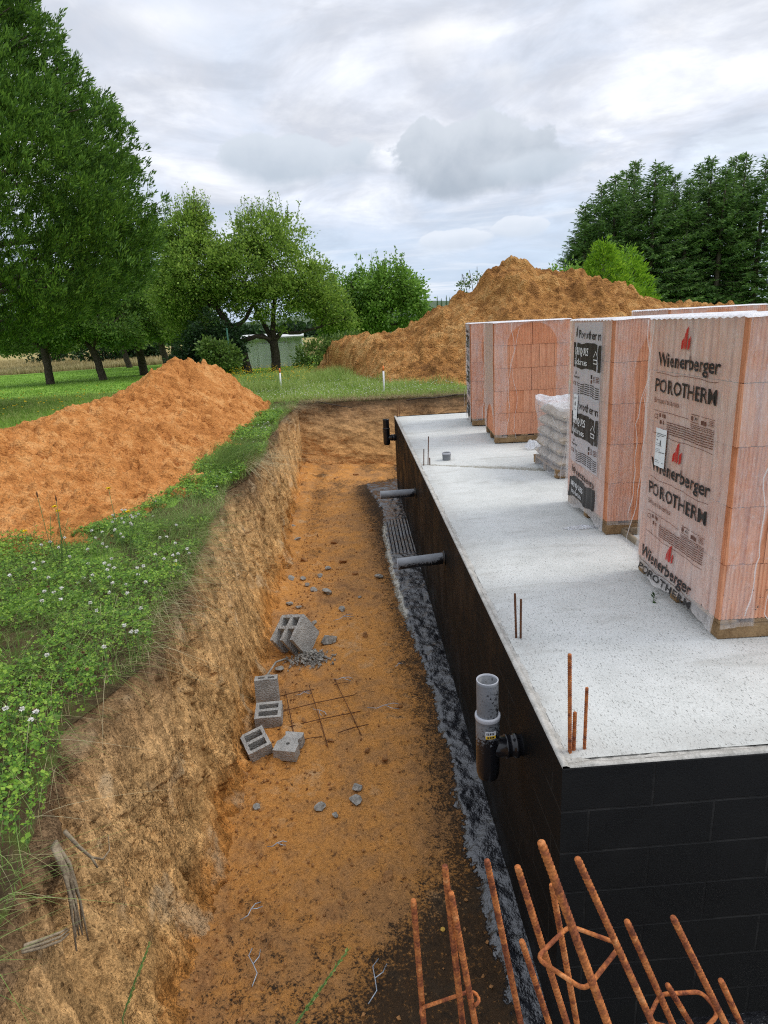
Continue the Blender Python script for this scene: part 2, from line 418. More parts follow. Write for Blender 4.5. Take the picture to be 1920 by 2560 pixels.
def bank_b(nt):
    O = nt.obj(); x, y, z = nt.sep(O)
    st = nt.scalev(O, (1.5, 1.5, .5))
    n1 = nt.noise(st, 4.5, 7, .66, .2); n3 = nt.noise(O, 90, 4, .72); n0 = nt.noise(O, 1.2, 4, .5, .3); n2 = nt.noise(nt.scalev(O, (1.3, 1.3, .7)), 24, 6, .74, .1)
    zz = nt.m('ADD', z, nt.m('MULTIPLY', nt.m('SUBTRACT', n0, .5), .5))
    zz = nt.m('ADD', zz, nt.m('MULTIPLY', nt.m('SUBTRACT', n1, .5), .4))
    t = nt.m('ADD', nt.m('DIVIDE', zz, 1.5), 1.0)
    c = nt.ramp(t, [(.0, (.50, .20, .045)), (.15, (.56, .255, .07)), (.28, (.60, .345, .135)), (.68, (.60, .365, .16)), (.83, (.46, .28, .13)), (.93, (.19, .12, .065))])
    g = nt.mr(n1, .34, .66, .70, 1.25); c = nt.mix(1.0, c, nt.comb(g, g, g), 'MULTIPLY')
    g = nt.mr(n3, .32, .68, .62, 1.3); c = nt.mix(1.0, c, nt.comb(g, g, g), 'MULTIPLY')
    scr = nt.noise(nt.scalev(O, (1, 1, .10)), 17, 5, .7, .05); g = nt.mr(scr, .36, .64, .68, 1.25); c = nt.mix(1.0, c, nt.comb(g, g, g), 'MULTIPLY')
    pale = nt.mr(nt.noise(O, 2.6, 3, .6, .4), .56, .70, 0, .55); c = nt.mix(pale, c, (.66, .50, .31))
    wv = nt.v('ADD', O, nt.v('SCALE', nt.noise(O, 20, 3, .6, 0, 1), None)) if False else O
    v1 = nt.voro(nt.scalev(wv, (1, 1, .42)), 34); p1 = nt.m('MULTIPLY', nt.mr(v1, .10, .24, 1, 0), nt.mr(nt.noise(O, 5, 4, .7), .44, .56))
    v2 = nt.voro(nt.scalev(O, (1, 1, .7)), 85); p2 = nt.m('MULTIPLY', nt.mr(v2, .12, .26, 1, 0), nt.mr(nt.noise(O, 3.2, 4, .6, .5), .46, .58))
    st2 = nt.noise(nt.scalev(O, (2.6, 2.6, .6)), 11, 5, .72, .1); crk = nt.m('MULTIPLY', nt.mr(nt.m('ABSOLUTE', nt.m('SUBTRACT', st2, .5)), .0, .014, 1.0, 0.0), nt.mr(n0, .44, .6, .1, .9))
    dk = nt.m('MAXIMUM', nt.m('MULTIPLY', p1, .8), nt.m('MAXIMUM', nt.m('MULTIPLY', p2, .7), crk))
    dk = nt.m('MAXIMUM', dk, nt.mr(n2, .61, .68, 0, .7))
    c = nt.mix(dk, c, (.085, .05, .022))
    h = nt.m('ADD', nt.m('MULTIPLY', n1, .6), nt.m('ADD', nt.m('MULTIPLY', n2, .5), nt.m('MULTIPLY', n3, .45)))
    h = nt.m('ADD', nt.m('SUBTRACT', h, nt.m('MULTIPLY', dk, .45)), nt.m('MULTIPLY', scr, .5))
    return dict(color=c, rough=.95, spec=.1, normal=nt.bump(h, .85, .035))
M['bank'] = mat('trench_bank_clay', bank_b)

def back_b(nt):
    O = nt.obj(); x, y, z = nt.sep(O)
    st = nt.scalev(O, (.7, .7, 2.2))
    n1 = nt.noise(st, 2.2, 7, .62, 1.2); n2 = nt.noise(O, 22, 5, .7); n3 = nt.noise(O, 6, 5, .6, .5)
    zz = nt.m('ADD', z, nt.m('MULTIPLY', nt.m('SUBTRACT', n3, .5), .5))
    t = nt.m('ADD', nt.m('DIVIDE', zz, 1.5), .95)
    c = nt.ramp(t, [(.0, (.56, .28, .10)), (.3, (.54, .29, .11)), (.6, (.46, .265, .115)), (.78, (.31, .18, .085)), (.90, (.14, .088, .048))])
    g = nt.mr(n1, .3, .7, .65, 1.35); c = nt.mix(1.0, c, nt.comb(g, g, g), 'MULTIPLY')
    g = nt.mr(n2, .3, .7, .7, 1.2); c = nt.mix(1.0, c, nt.comb(g, g, g), 'MULTIPLY')
    return dict(color=c, rough=.95, spec=.12, normal=nt.bump(nt.m('ADD', n1, nt.m('MULTIPLY', n2, .4)), .9, .08))
M['back'] = mat('trench_end_clay', back_b)

def lawn_b(nt):
    O = nt.obj(); x, y, z = nt.sep(O)
    n0 = nt.noise(O, .12, 5, .6, .3); n1 = nt.noise(O, 1.2, 6, .7); n2 = nt.noise(O, 14, 4, .75)
    c = nt.ramp(nt.m('ADD', nt.m('MULTIPLY', n0, .4), nt.m('MULTIPLY', n1, .6)), [(.38, (.11, .22, .025)), (.5, (.17, .32, .035)), (.62, (.27, .43, .06))])
    g = nt.mr(n2, .3, .7, .6, 1.35); c = nt.mix(1.0, c, nt.comb(g, g, g), 'MULTIPLY')
    clover = nt.m('MULTIPLY', nt.mr(nt.noise(O, 30, 2, .6), .62, .70), nt.mr(n0, .42, .58, .1, .55))
    c = nt.mix(clover, c, (.42, .45, .33))
    # beyond the mown lawn: ripe meadow, then green again
    yy = nt.m('ADD', y, nt.m('MULTIPLY', nt.m('SUBTRACT', n0, .5), 9.0))
    fcol = nt.ramp(nt.m('ADD', nt.m('MULTIPLY', nt.noise(O, .05, 4, .6), .5), nt.m('MULTIPLY', nt.noise(O, .7, 5, .7), .5)), [(.4, (.24, .19, .075)), (.5, (.40, .31, .13)), (.6, (.30, .28, .085))])
    c = nt.mix(nt.mr(yy, 47, 50), c, (.11, .17, .035)); c = nt.mix(nt.mr(yy, 53, 58), c, fcol)
    c = nt.mix(nt.mr(y, 190, 240), c, (.10, .16, .045))
    h = nt.m('ADD', n1, nt.m('MULTIPLY', n2, .7))
    return dict(color=c, rough=.9, spec=.1, normal=nt.bump(h, .7, .06))
M['lawn'] = mat('grass_ground', lawn_b)

def slab_b(nt):
    O = nt.obj(); x, y, z = nt.sep(O)
    n0 = nt.noise(O, .9, 5, .6, .3); n1 = nt.noise(O, 6, 5, .65); n2 = nt.noise(O, 120, 3, .7)
    c = nt.ramp(nt.m('ADD', nt.m('MULTIPLY', n0, .6), nt.m('MULTIPLY', n1, .4)), [(.36, (.51, .52, .495)), (.5, (.59, .60, .575)), (.64, (.65, .66, .64))])
    g = nt.mr(n2, .3, .7, .86, 1.08); c = nt.mix(1.0, c, nt.comb(g, g, g), 'MULTIPLY')
    # brush marks: short dark dashes
    ro = nt.node('ShaderNodeMapping'); nt.l.new(O, ro.inputs[0]); ro.inputs['Rotation'].default_value = (0, 0, rad(38)); ro.inputs['Scale'].default_value = (1, .38, 1)
    d1 = nt.noise(ro.outputs[0], 150, 3, .6, .4); d2 = nt.noise(ro.outputs[0], 85, 4, .65, .5)
    near = nt.mr(nt.m('ADD', y, nt.m('MULTIPLY', n0, 2.0)), 1.0, 6.5, 1.0, .35)
    dash = nt.m('MULTIPLY', nt.mr(d1, .60, .67), nt.m('MULTIPLY', near, .75))
    dash2 = nt.m('MULTIPLY', nt.mr(d2, .66, .72), nt.m('MULTIPLY', near, .5))
    st_ = nt.noise(nt.scalev(O, (.5, 2.2, 1)), 2.2, 6, .65, 1.0); c = nt.mix(nt.mr(st_, .52, .68, 0, .35), c, (.33, .325, .29))
    c = nt.mix(nt.m('MAXIMUM', dash, dash2), c, (.17, .17, .155))
    jn = nt.attr('joint'); jm = nt.mr(nt.m('ADD', jn, nt.m('MULTIPLY', nt.m('SUBTRACT', nt.noise(O, 60, 4, .8), .5), 3.2)), .35, .75, 0, .8)
    c = nt.mix(jm, c, (.24, .22, .165))
    rim = nt.mr(nt.m('MINIMUM', x, y), .05, .3, .45, 0)
    c = nt.mix(nt.m('MULTIPLY', rim, nt.mr(n1, .4, .6, .3, 1)), c, (.30, .29, .26))
    h = nt.m('SUBTRACT', nt.m('ADD', nt.m('MULTIPLY', n1, .4), nt.m('MULTIPLY', n2, .25)), nt.m('ADD', nt.m('MULTIPLY', dash, .8), nt.m('MULTIPLY', dash2, 1.0)))
    return dict(color=c, rough=.85, spec=.25, normal=nt.bump(h, .55, .01))
M['slab'] = mat('brushed_concrete', slab_b)

def wall_b(nt):
    uvw = nt.uv()
    br = nt.node('ShaderNodeTexBrick'); nt.l.new(uvw, br.inputs['Vector'])
    br.inputs['Scale'].default_value = 1.0; br.inputs['Mortar Size'].default_value = .006; br.inputs['Mortar Smooth'].default_value = .4
    br.inputs['Brick Width'].default_value = .5; br.inputs['Row Height'].default_value = .2
    br.inputs['Color1'].default_value = (1, 1, 1, 1); br.inputs['Color2'].default_value = (.82, .82, .82, 1); br.inputs['Mortar'].default_value = (0, 0, 0, 1)
    O = nt.obj(); ux, uy, uz = nt.sep(uvw)
    n1 = nt.noise(O, 2.2, 6, .65, .4); n2 = nt.noise(O, 110, 4, .75); n3 = nt.noise(nt.scalev(O, (3, 3, .5)), 4, 5, .6)
    side = nt.attr('side')
    c = nt.ramp(n1, [(.35, (.0075, .0078, .008)), (.65, (.013, .0128, .0122))])
    c = nt.mix(nt.m('MULTIPLY', nt.mr(n3, .50, .70), nt.m('MULTIPLY', side, .15)), c, (.022, .020, .017))
    c = nt.mix(nt.mr(n2, .66, .74, 0, .5), c, (.05, .05, .05))
    c = nt.mix(nt.m('MULTIPLY', br.outputs['Fac'], nt.mr(n1, .45, .6, .1, .8)), c, (.035, .034, .032))
    h = nt.m('ADD', nt.m('MULTIPLY', br.outputs['Color'], 1.4), nt.m('MULTIPLY', n2, .6))
    h = nt.m('ADD', h, nt.m('MULTIPLY', n1, .5))
    return dict(color=c, rough=nt.mr(n1, .35, .65, .38, .7), spec=nt.m('SUBTRACT', .2, nt.m('MULTIPLY', side, .15)), normal=nt.bump(h, .55, .012))
M['wall'] = mat('bitumen_blockwork', wall_b)

def simple(name, c1, c2, scale=8, rough=.7, bump=.2, bdist=.01, metal=0.0, spec=.3, det=5):
    def b(nt):
        O = nt.obj(); n = nt.noise(O, scale, det, .65, .2); n2 = nt.noise(O, scale * 9, 3, .7)
        c = nt.mix(nt.mr(nt.m('ADD', nt.m('MULTIPLY', n, .6), nt.m('MULTIPLY', n2, .4)), .36, .64), c1, c2)
        return dict(color=c, rough=rough, metal=metal, spec=spec, normal=nt.bump(nt.m('ADD', n, nt.m('MULTIPLY', n2, .5)), bump, bdist))
    return mat(name, b)
M['cement'] = simple('raw_concrete', (.30, .29, .26), (.52, .50, .46), 10, .9, .5, .012)
def blockm(nt):
    O = nt.obj(); n = nt.noise(O, 12, 5, .7); v = nt.voro(O, 75)
    c = nt.ramp(n, [(.3, (.27, .265, .25)), (.6, (.42, .41, .385)), (.75, (.5, .48, .44))])
    c = nt.mix(nt.mr(nt.noise(O, 70, 3, .7), .58, .68, 0, .75), c, (.10, .095, .085))
    return dict(color=c, rough=.95, spec=.15, normal=nt.bump(nt.m('ADD', v, n), .6, .012))
M['block'] = mat('concrete_block', blockm)
def rustm(nt):
    O = nt.obj(); n = nt.noise(O, 25, 5, .7, .3); n2 = nt.noise(O, 160, 3, .7)
    c = nt.ramp(n, [(.32, (.09, .028, .014)), (.44, (.24, .07, .028)), (.56, (.46, .15, .04)), (.70, (.60, .27, .11))])
    g = nt.mr(n2, .3, .7, .7, 1.25); c = nt.mix(1.0, c, nt.comb(g, g, g), 'MULTIPLY')
    return dict(color=c, rough=.8, spec=.25, normal=nt.bump(nt.m('ADD', n, n2), .35, .003))
M['rust'] = mat('rusty_steel', rustm)
M['rustdark'] = simple('dark_rusty_steel', (.055, .022, .012), (.17, .07, .03), 40, .85, .3, .003)
M['wood'] = simple('pallet_wood', (.17, .10, .045), (.34, .22, .11), 9, .85, .4, .006)
M['greywood'] = simple('weathered_wood', (.13, .095, .06), (.36, .29, .20), 14, .9, .5, .006)
def pipem(nt):
    O = nt.obj(); x, y, z = nt.sep(O)
    n = nt.noise(O, 7, 4, .6); sp = nt.noise(O, 75, 4, .75)
    low = nt.attr('tar')
    f = nt.mr(nt.m('ADD', low, nt.m('MULTIPLY', nt.m('SUBTRACT', sp, .5), 1.7)), .42, .58)
    c = nt.mix(nt.mr(n, .3, .7), (.13, .14, .152), (.20, .21, .225))
    c = nt.mix(f, c, (.010, .010, .012))
    return dict(color=c, rough=nt.m('SUBTRACT', .5, nt.m('MULTIPLY', f, .3)), spec=.5, normal=nt.bump(sp, .12, .003))
M['pipe'] = mat('tar_spattered_plastic_pipe', pipem)
M['piperim'] = mat('pale_pipe_rim', dict(color=(.42, .43, .46), rough=.5))
M['steelwire'] = simple('galvanised_wire', (.33, .38, .44), (.5, .56, .62), 60, .45, .1, .001, .5)

def brickm(nt):
    O = nt.obj(); inf = nt.node('ShaderNodeObjectInfo').outputs['Random']
    n = nt.noise(O, 5, 5, .6); n2 = nt.noise(nt.scalev(O, (1, 1, .12)), 70, 3, .7)
    c = nt.mix(nt.mr(n, .3, .7), (.60, .22, .095), (.72, .31, .16))
    c = nt.mix(nt.m('MULTIPLY', inf, .5), c, (.70, .38, .24))
    g = nt.mr(n2, .3, .7, .86, 1.1); c = nt.mix(1.0, c, nt.comb(g, g, g), 'MULTIPLY')
    wd = nt.node('ShaderNodeNewGeometry').outputs['Position']; wz = nt.sep(wd)[2]
    sp = nt.m('MULTIPLY', nt.mr(nt.noise(wd, 42, 3, .5), .69, .71), nt.mr(nt.noise(wd, 1.6, 2, .5), .45, .6))
    c = nt.mix(nt.m('MULTIPLY', sp, nt.mr(wz, .2, .75, 1.0, 0.0)), c, (.02, .015, .012))
    return dict(color=c, rough=.85, spec=.2, normal=nt.bump(nt.m('ADD', n2, n), .25, .004))
M['brick'] = mat('hollow_clay_brick', brickm)

def filmmat(name, a_lo, a_hi, col=(.80, .77, .76), arch=False, sheen=.25, wr=1.0):
    def b(nt):
        O = nt.obj()
        w = nt.noise(nt.scalev(O, (1, 1, .35)), 9, 5, .65, 1.6); w2 = nt.noise(O, 3, 4, .6, .8)
        a = nt.mr(nt.m('ADD', nt.m('MULTIPLY', w, .6), nt.m('MULTIPLY', w2, .4)), .38, .62, a_lo, a_hi, smooth=False)
        st = nt.noise(nt.scalev(O, (1, 1, .16)), 24, 3, .6, 1.2)
        line = nt.mr(nt.m('ABSOLUTE', nt.m('SUBTRACT', st, .5)), 0.0, .016, .22, 0.0)
        a = nt.m('ADD', a, nt.m('MULTIPLY', line, wr), clamp=True)
        if arch:
            k = nt.attr('cover'); a = nt.m('MULTIPLY', a, nt.mr(k, 0, 1, .13, 1.0))
        g = nt.node('ShaderNodeNewGeometry').outputs['Position']; gz = nt.sep(g)[2]
        sp = nt.m('MULTIPLY', nt.mr(nt.noise(g, 46, 3, .5), .69, .71), nt.mr(nt.noise(g, 1.6, 2, .5), .42, .58))
        sp = nt.m('MULTIPLY', sp, nt.mr(gz, .25, .9, 1.0, 0.0))
        c = nt.mix(sp, col, (.02, .015, .012)); a = nt.m('MAXIMUM', a, sp)
        return dict(color=c, rough=sheen, spec=.5, alpha=a, normal=nt.bump(nt.m('ADD', w, w2), .5 * wr, .03))
    m = mat(name, b); return m
M['film_side'] = filmmat('hazy_film', .30, .50, (.82, .76, .73), wr=.7)
M['film_front'] = filmmat('clear_film', .08, .34, (.88, .84, .82), arch=True, sheen=.2, wr=.7)
M['film_top'] = filmmat('film_cap', .72, .92, (.84, .84, .86), sheen=.3)
M['film_bag'] = filmmat('white_bag_film', .45, .85, (.84, .86, .9), sheen=.18, wr=1.6)
M['film_fold'] = mat('film_fold', dict(color=(.85, .82, .80), rough=.3, alpha=.42, spec=.5))
M['print_black'] = mat('black_print', dict(color=(.022, .02, .02), rough=.5))
M['print_thin'] = mat('thin_brown_print', dict(color=(.12, .05, .035), rough=.5))
M['print_red'] = mat('red_print', dict(color=(.48, .025, .02), rough=.5))
M['print_white'] = mat('white_print', dict(color=(.72, .72, .72), rough=.5))
M['print_pale'] = mat('pale_print_panel', dict(color=(.62, .62, .66), rough=.5, alpha=.6))
M['paper'] = mat('sticker_paper', dict(color=(.74, .76, .78), rough=.5))
M['yellow'] = mat('yellow_ink', dict(color=(.75, .48, .03), rough=.5))
M['bag'] = simple('paper_sack', (.36, .29, .22), (.5, .43, .35), 12, .7, .4, .01)
M['bagprint'] = mat('green_sack_print', dict(color=(.10, .22, .18), rough=.6))
M['white'] = mat('white_paint', dict(color=(.78, .78, .80), rough=.5))
M['orange'] = mat('orange_paint', dict(color=(.85, .22, .05), rough=.5))
def shedm(nt):
    O = nt.obj(); n = nt.noise(nt.scalev(O, (1, 1, .15)), 3, 5, .6)
    return dict(color=nt.mix(nt.mr(n, .35, .65), (.58, .62, .60), (.74, .77, .75)), rough=.5)
M['shed'] = mat('grey_green_sheet', shedm)
M['shedroof'] = simple('pale_sheet', (.62, .64, .62), (.75, .76, .74), 3, .5, .1, .01, .1)
M['postgreen'] = mat('green_post_coating', dict(color=(.02, .11, .07), rough=.5))

def leafmat(name, dark, mid, light, scale=.6, tfac=.3, rough=.55):
    def b(nt):
        g = nt.node('ShaderNodeNewGeometry'); r = g.outputs['Random Per Island']; O = nt.obj()
        n = nt.noise(O, scale, 4, .6)
        f = nt.m('ADD', nt.m('MULTIPLY', r, .45), nt.m('MULTIPLY', n, .55))
        c = nt.ramp(f, [(.28, dark), (.5, mid), (.72, light)])
        t = nt.mix(.5, c, light)
        return dict(color=c, rough=rough, spec=.3, transl=t, tfac=tfac)
    return mat(name, b)
M['thuja'] = leafmat('thuja_foliage', (.018, .055, .010), (.070, .165, .022), (.21, .37, .055), 2.4, .28)
M['apple'] = leafmat('apple_foliage', (.06, .12, .018), (.18, .32, .045), (.40, .54, .10), 1.6, .42)
M['orchard'] = leafmat('orchard_foliage', (.045, .11, .02), (.12, .24, .04), (.26, .40, .07), 1.6, .4)
M['walnut'] = leafmat('walnut_foliage', (.07, .16, .02), (.16, .32, .04), (.28, .46, .08), .9, .4)
M['spruce'] = leafmat('spruce_needles', (.032, .08, .022), (.085, .175, .04), (.19, .32, .07), 1.2, .3)
M['bright'] = leafmat('bright_conifer_foliage', (.06, .16, .010), (.16, .34, .018), (.34, .55, .04), .9, .35)
M['darkleaf'] = leafmat('dark_shrub_foliage', (.010, .028, .010), (.02, .055, .014), (.04, .09, .02), .9, .2)
M['shrubleaf'] = leafmat('shrub_foliage', (.05, .10, .02), (.10, .18, .035), (.20, .30, .06), 2, .3)
M['clover'] = leafmat('clover_leaves', (.04, .10, .012), (.13, .28, .025), (.33, .50, .06), 9, .35, .45)
M['blade'] = leafmat('grass_blades', (.08, .17, .03), (.18, .30, .06), (.36, .46, .15), 2, .35, .5)
M['dryblade'] = leafmat('dry_grass_blades', (.30, .24, .11), (.45, .38, .2), (.60, .54, .33), 2, .25, .6)
M['meadow'] = leafmat('meadow_blades', (.12, .22, .03), (.25, .38, .07), (.48, .52, .18), .7, .35)
M['ripe'] = leafmat('ripe_field_blades', (.24, .20, .08), (.38, .31, .14), (.50, .42, .21), .3, .3)
M['petal_w'] = mat('white_petals', dict(color=(.78, .76, .70), rough=.6))
M['petal_y'] = mat('yellow_petals', dict(color=(.85, .60, .02), rough=.6))
M['petal_b'] = mat('withered_petals', dict(color=(.22, .12, .06), rough=.8))
M['stem'] = mat('green_stem', dict(color=(.10, .17, .05), rough=.6))
M['bark'] = simple('bark', (.035, .027, .02), (.10, .078, .058), 12, .95, .8, .03)
M['sprucebark'] = simple('spruce_bark', (.06, .05, .035), (.13, .11, .08), 12, .95, .6, .03)
M['stone'] = simple('rubble_grey', (.15, .14, .12), (.42, .40, .36), 22, .9, .5, .008)
M['clod'] = simple('clay_clod', (.20, .10, .04), (.45, .22, .08), 20, .95, .5, .01)

# ================================================================== ground
def gz(x, y):
    x = np.asarray(x, float); y = np.asarray(y, float)
    z = -0.3 * sst(14, 36, y) - .004 * np.maximum(y - 60, 0) * (y < 700)
    z = z + .03 * fbm(x * .35, y * .35, 0, 3, .5, 5) * sst(5, 20, np.hypot(x, y)) - .2 * sst(-10, -30, x)
    return z
_ex = np.array([(-4, -1.95), (-1.5, -1.93), (-.5, -1.9), (-.05, -1.98), (.55, -2.12), (.8, -2.05), (1.13, -1.96), (1.66, -2.03), (2.26, -1.98), (2.8, -2.02), (3.35, -2.1), (4.2, -2.16), (5.1, -2.24), (5.8, -2.1), (6.4, -2.06), (8, -2.14), (9.6, -2.2), (11, -2.24), (12, -2.14), (13.3, -2.05), (16, -2.0)])
def edge_x(y):
    y = np.asarray(y, float)
    return np.interp(y, _ex[:, 0], _ex[:, 1]) + .055 * fbm(y * 3.1, 0 * y, 3, 5, .62, 9)
def foot_x(y):      # floor-level foot of the left bank
    return np.interp(y, [-4, 1.8, 3.8, 9.3, 12.5], [-1.67, -1.70, -1.72, -1.87, -1.99]) + .02 * fbm(np.asarray(y) * 2, 0 * np.asarray(y), 1, 3, .5, 4)
def back_y(x):      # rim of the far bank
    x = np.asarray(x, float)
    return np.interp(x, [-2.3, -1, 0, 2, 8, 20], [13.15, 13.2, 13.1, 12.9, 12.9, 13.2]) + .10 * fbm(x * 2.1, 0 * x, 2, 4, .6, 12)
ZF = -1.39
# large sheet with a hole for the excavation
def nonuni(a): return np.unique(np.concatenate(a))
xs = nonuni([np.linspace(-900, -60, 22), np.linspace(-60, -14, 24), np.linspace(-14, -2.6, 39), np.linspace(-2.6, 14, 56), np.linspace(14, 60, 24), np.linspace(60, 900, 22)])
ys = nonuni([np.linspace(-300, -12, 12), np.linspace(-12, 14, 53), np.linspace(14, 60, 93), np.linspace(60, 1500, 40)])
X, Y = np.meshgrid(xs, ys, indexing='ij')
Z = gz(X, Y)
cx_ = (X[:-1, :-1] + X[1:, 1:]) / 2; cy_ = (Y[:-1, :-1] + Y[1:, 1:]) / 2
keep = ~((cx_ > -2.6) & (cx_ < 14.0) & (cy_ > -12) & (cy_ < 14.0))
tag(link('ground', grid_mesh('ground', X, Y, Z, keep=keep), M['lawn']), kind='structure')
# verge along the left bank and behind the far bank
def verge_b(nt):
    O = nt.obj(); n = nt.noise(O, 6, 6, .7, .3); n2 = nt.noise(O, 60, 4, .7)
    c = nt.ramp(n, [(.35, (.055, .04, .022)), (.5, (.12, .085, .045)), (.62, (.10, .12, .03))])
    return dict(color=c, rough=.95, spec=.1, normal=nt.bump(nt.m('ADD', n, n2), .8, .04))
M['verge'] = mat('turf_soil', verge_b)
yy = np.arange(-3.2, 13.4, .03); uu = np.linspace(0, 1, 40) ** 1.3
U, YY = np.meshgrid(uu, yy, indexing='ij')
XE = edge_x(YY); XX = XE * (1 - U) + (-4.2) * U
ZZ = .02 * fbm(XX * 3, YY * 3, 0, 5, .55, 8) * (1 - sst(.7, 1, U)) + (gz(XX, YY)) + .006 * sst(.9, .6, U)
ZZ -= .07 * (1 - sst(0, .06, U))
me = grid_mesh('turf_verge', XX, YY, ZZ); tag(link('ground_verge', me, M['verge']), kind='structure')
xx = np.arange(-2.62, 14.05, .06); uu = np.linspace(0, 1, 26)
U, XX = np.meshgrid(uu, xx, indexing='ij')
YY = back_y(XX) * (1 - U) + 14.05 * U
def rim_z(x, y): return .05 * fbm(np.asarray(x) * 2.2, np.asarray(y) * 2.2, 0, 4, .55, 18)
ZZ = gz(XX, YY) + .03 + rim_z(XX, YY) * (1 - sst(.75, 1, U)) - .03 * sst(.7, 1, U) - .06 * (1 - sst(0, .1, U))
tag(link('ground_rim', grid_mesh('rim', XX, YY, ZZ), M['verge']), kind='structure')

# left bank face
yn = [-3.2]
while yn[-1] < 13.3: yn.append(yn[-1] + .011 + .0028 * max(0, yn[-1]))
yy = np.array(yn); tt = np.linspace(0, 1, 165)
T, YY = np.meshgrid(tt, yy, indexing='ij')
XT = edge_x(YY); XB = foot_x(YY)
XX = XT * (1 - T) + XB * T + .05 * np.sin(PI * T) * 0
zt = gz(XT, YY) - .068
ZZ = zt * (1 - T) + (ZF - .03) * T
en = sst(0, .06, T) * (1 - .0 * T)
d = .035 * fbm(YY * 1.3, ZZ * .9, 0, 4, .5, 21) + .026 * fbm(YY * 9, ZZ * 2.6, 0, 5, .6, 22, ridged=True) + .020 * fbm(YY * 26, ZZ * 14, 0, 4, .65, 23)
pit = fbm(YY * 15, ZZ * 4.2, 0, 4, .6, 30); d = d - .06 * np.maximum(pit - .26, 0) / .4
blk = fbm(YY * 2.6, ZZ * 2.0, 0, 3, .5, 33); d = d - .03 * sst(.15, .35, blk) * sst(.2, -.1, ZZ * 0 + T - .75)
pl = vn(YY * 3.6 + .5 * vn(YY * 9, ZZ * 7, 0, 38), ZZ * 2.4, 0, 36); d = d + .022 * (sst(-.32, -.24, pl) + sst(.05, .12, pl) + sst(.38, .44, pl) - 1.5)
pl2 = vn(YY * 9 + .6 * vn(YY * 20, ZZ * 16, 0, 39), ZZ * 6.5, 0, 37); d = d + .010 * (sst(-.2, -.12, pl2) + sst(.2, .28, pl2) - 1)
smear = sst(.0, .35, fbm(YY * 1.1, ZZ * .7, 0, 3, .5, 41)); d = d * (1 - .45 * smear)
XX = XX + d * en - .03 * (1 - en)
XX = XX + .05 * sst(.88, 1, T)
# lip curls over a little under the turf
tag(link('trench_bank', grid_mesh('bank', XX, YY, ZZ), M['bank']), kind='structure')

# far bank
xx = np.arange(-2.35, 14, .035); tt = np.linspace(0, 1, 90)
T, XX = np.meshgrid(tt, xx, indexing='ij')
YT = back_y(XX); YB = 12.35 - .18 * np.clip(XX + 2, 0, 30) * (XX < 2) - .72 * (XX >= 2)
ZT = gz(XX, YT) - .03 + rim_z(XX, YT)
curve = T ** .8
YYb = YT * (1 - curve) + YB * curve
ZZ = ZT * (1 - T) + (ZF - .05) * T
scoop = fbm(XX * .8 + ZZ * .5, ZZ * 2.2, 0, 4, .5, 51); d = .10 * scoop + .05 * fbm(XX * 4, ZZ * 5, 0, 5, .6, 52) + .02 * fbm(XX * 14, ZZ * 14, 0, 3, .6, 53)
arc = np.sin(((XX + .6) ** 2 * .8 + (ZZ + .2) * 3.6) * 2.2); d += .03 * arc * sst(.15, .4, T) * sst(1, .8, T)
YYb = YYb + d * sst(0, .08, T)
tag(link('trench_end', grid_mesh('far_bank', XX, YYb, ZZ), M['back']), kind='structure')

# trench floor
yy = [-2.6]
while yy[-1] < 12.6: yy.append(yy[-1] + .013 + .0022 * max(0, yy[-1]))
yy = np.array(yy); xx = np.concatenate([np.arange(-2.2, .03, .0145), np.array([.1, .5, 1, 2, 4, 8, 14])])
X, Y = np.meshgrid(xx, yy, indexing='ij')
inside = (X < .05)
Z = ZF + .03 * fbm(X * 1.3, Y * 1.3, 0, 4, .5, 60) + .012 * fbm(X * 9, Y * 9, 0, 5, .6, 61)
WE = lambda q: np.interp(q, [0, .4, 1.2, 2.1, 3.1, 4.7, 6.6, 8.6, 10.4, 10.7], [-.15, -.15, -.18, -.19, -.22, -.34, -.40, -.36, -.6, 0.1])
rough_ = sst(-.1, .35, fbm(X * 1.2, Y * .9, 0, 3, .5, 66))
leftside = sst(-.9, -1.5, X)
dry_ = sst(.12, -.02, X - WE(Y)); Z += (clods(X, Y, .085, 70, .22) * (.25 + .5 * leftside) + clods(X, Y, .035, 74, .3) * (.3 + .5 * rough_)) * (.12 + .88 * dry_)
Z += .05 * sst(-1.60, -1.8, X + .06 * fbm(Y * 3, 0 * Y, 0, 3, .5, 3)) * 1.0
Z += .06 * sst(9.5, 12, Y) * (1 + fbm(X * 3, Y * 3, 0, 3, .5, 69))
wE = np.interp(Y, [0, .4, 1.2, 2.1, 3.1, 4.7, 6.6, 8.6, 10.4, 10.7], [-.15, -.15, -.18, -.19, -.22, -.34, -.40, -.36, -.6, 0.1]) + .05 * fbm(X * 4, Y * 4, 0, 4, .6, 77)
wet = sst(.05, -.05, wE - X); wet = sst(-.09, .06, X - wE) * (Y > -.4)
foot = sst(-.04, .03, X - wE); Z += .02 * foot * (Y < 10.5) + foot * .010 * fbm(X * 16, Y * 16, 0, 3, .5, 88)
sE = np.interp(Y, [-.5, .4, .73, 1.03, 1.41, 2.1, 2.9, 4.1, 5.4, 7.3, 10.3, 10.8], [-1.3, -.8, -.45, -.32, -.28, -.28, -.33, -.38, -.42, -.52, -.80, 0.1])
soot = sst(-.22, .22, X - sE)
soot = sst(-.42, .30, X - sE); soot = np.maximum(soot, .60 * sst(1.4, -.6, Y + .5 * fbm(X * 2, Y * 2, 0, 3, .5, 80)) )
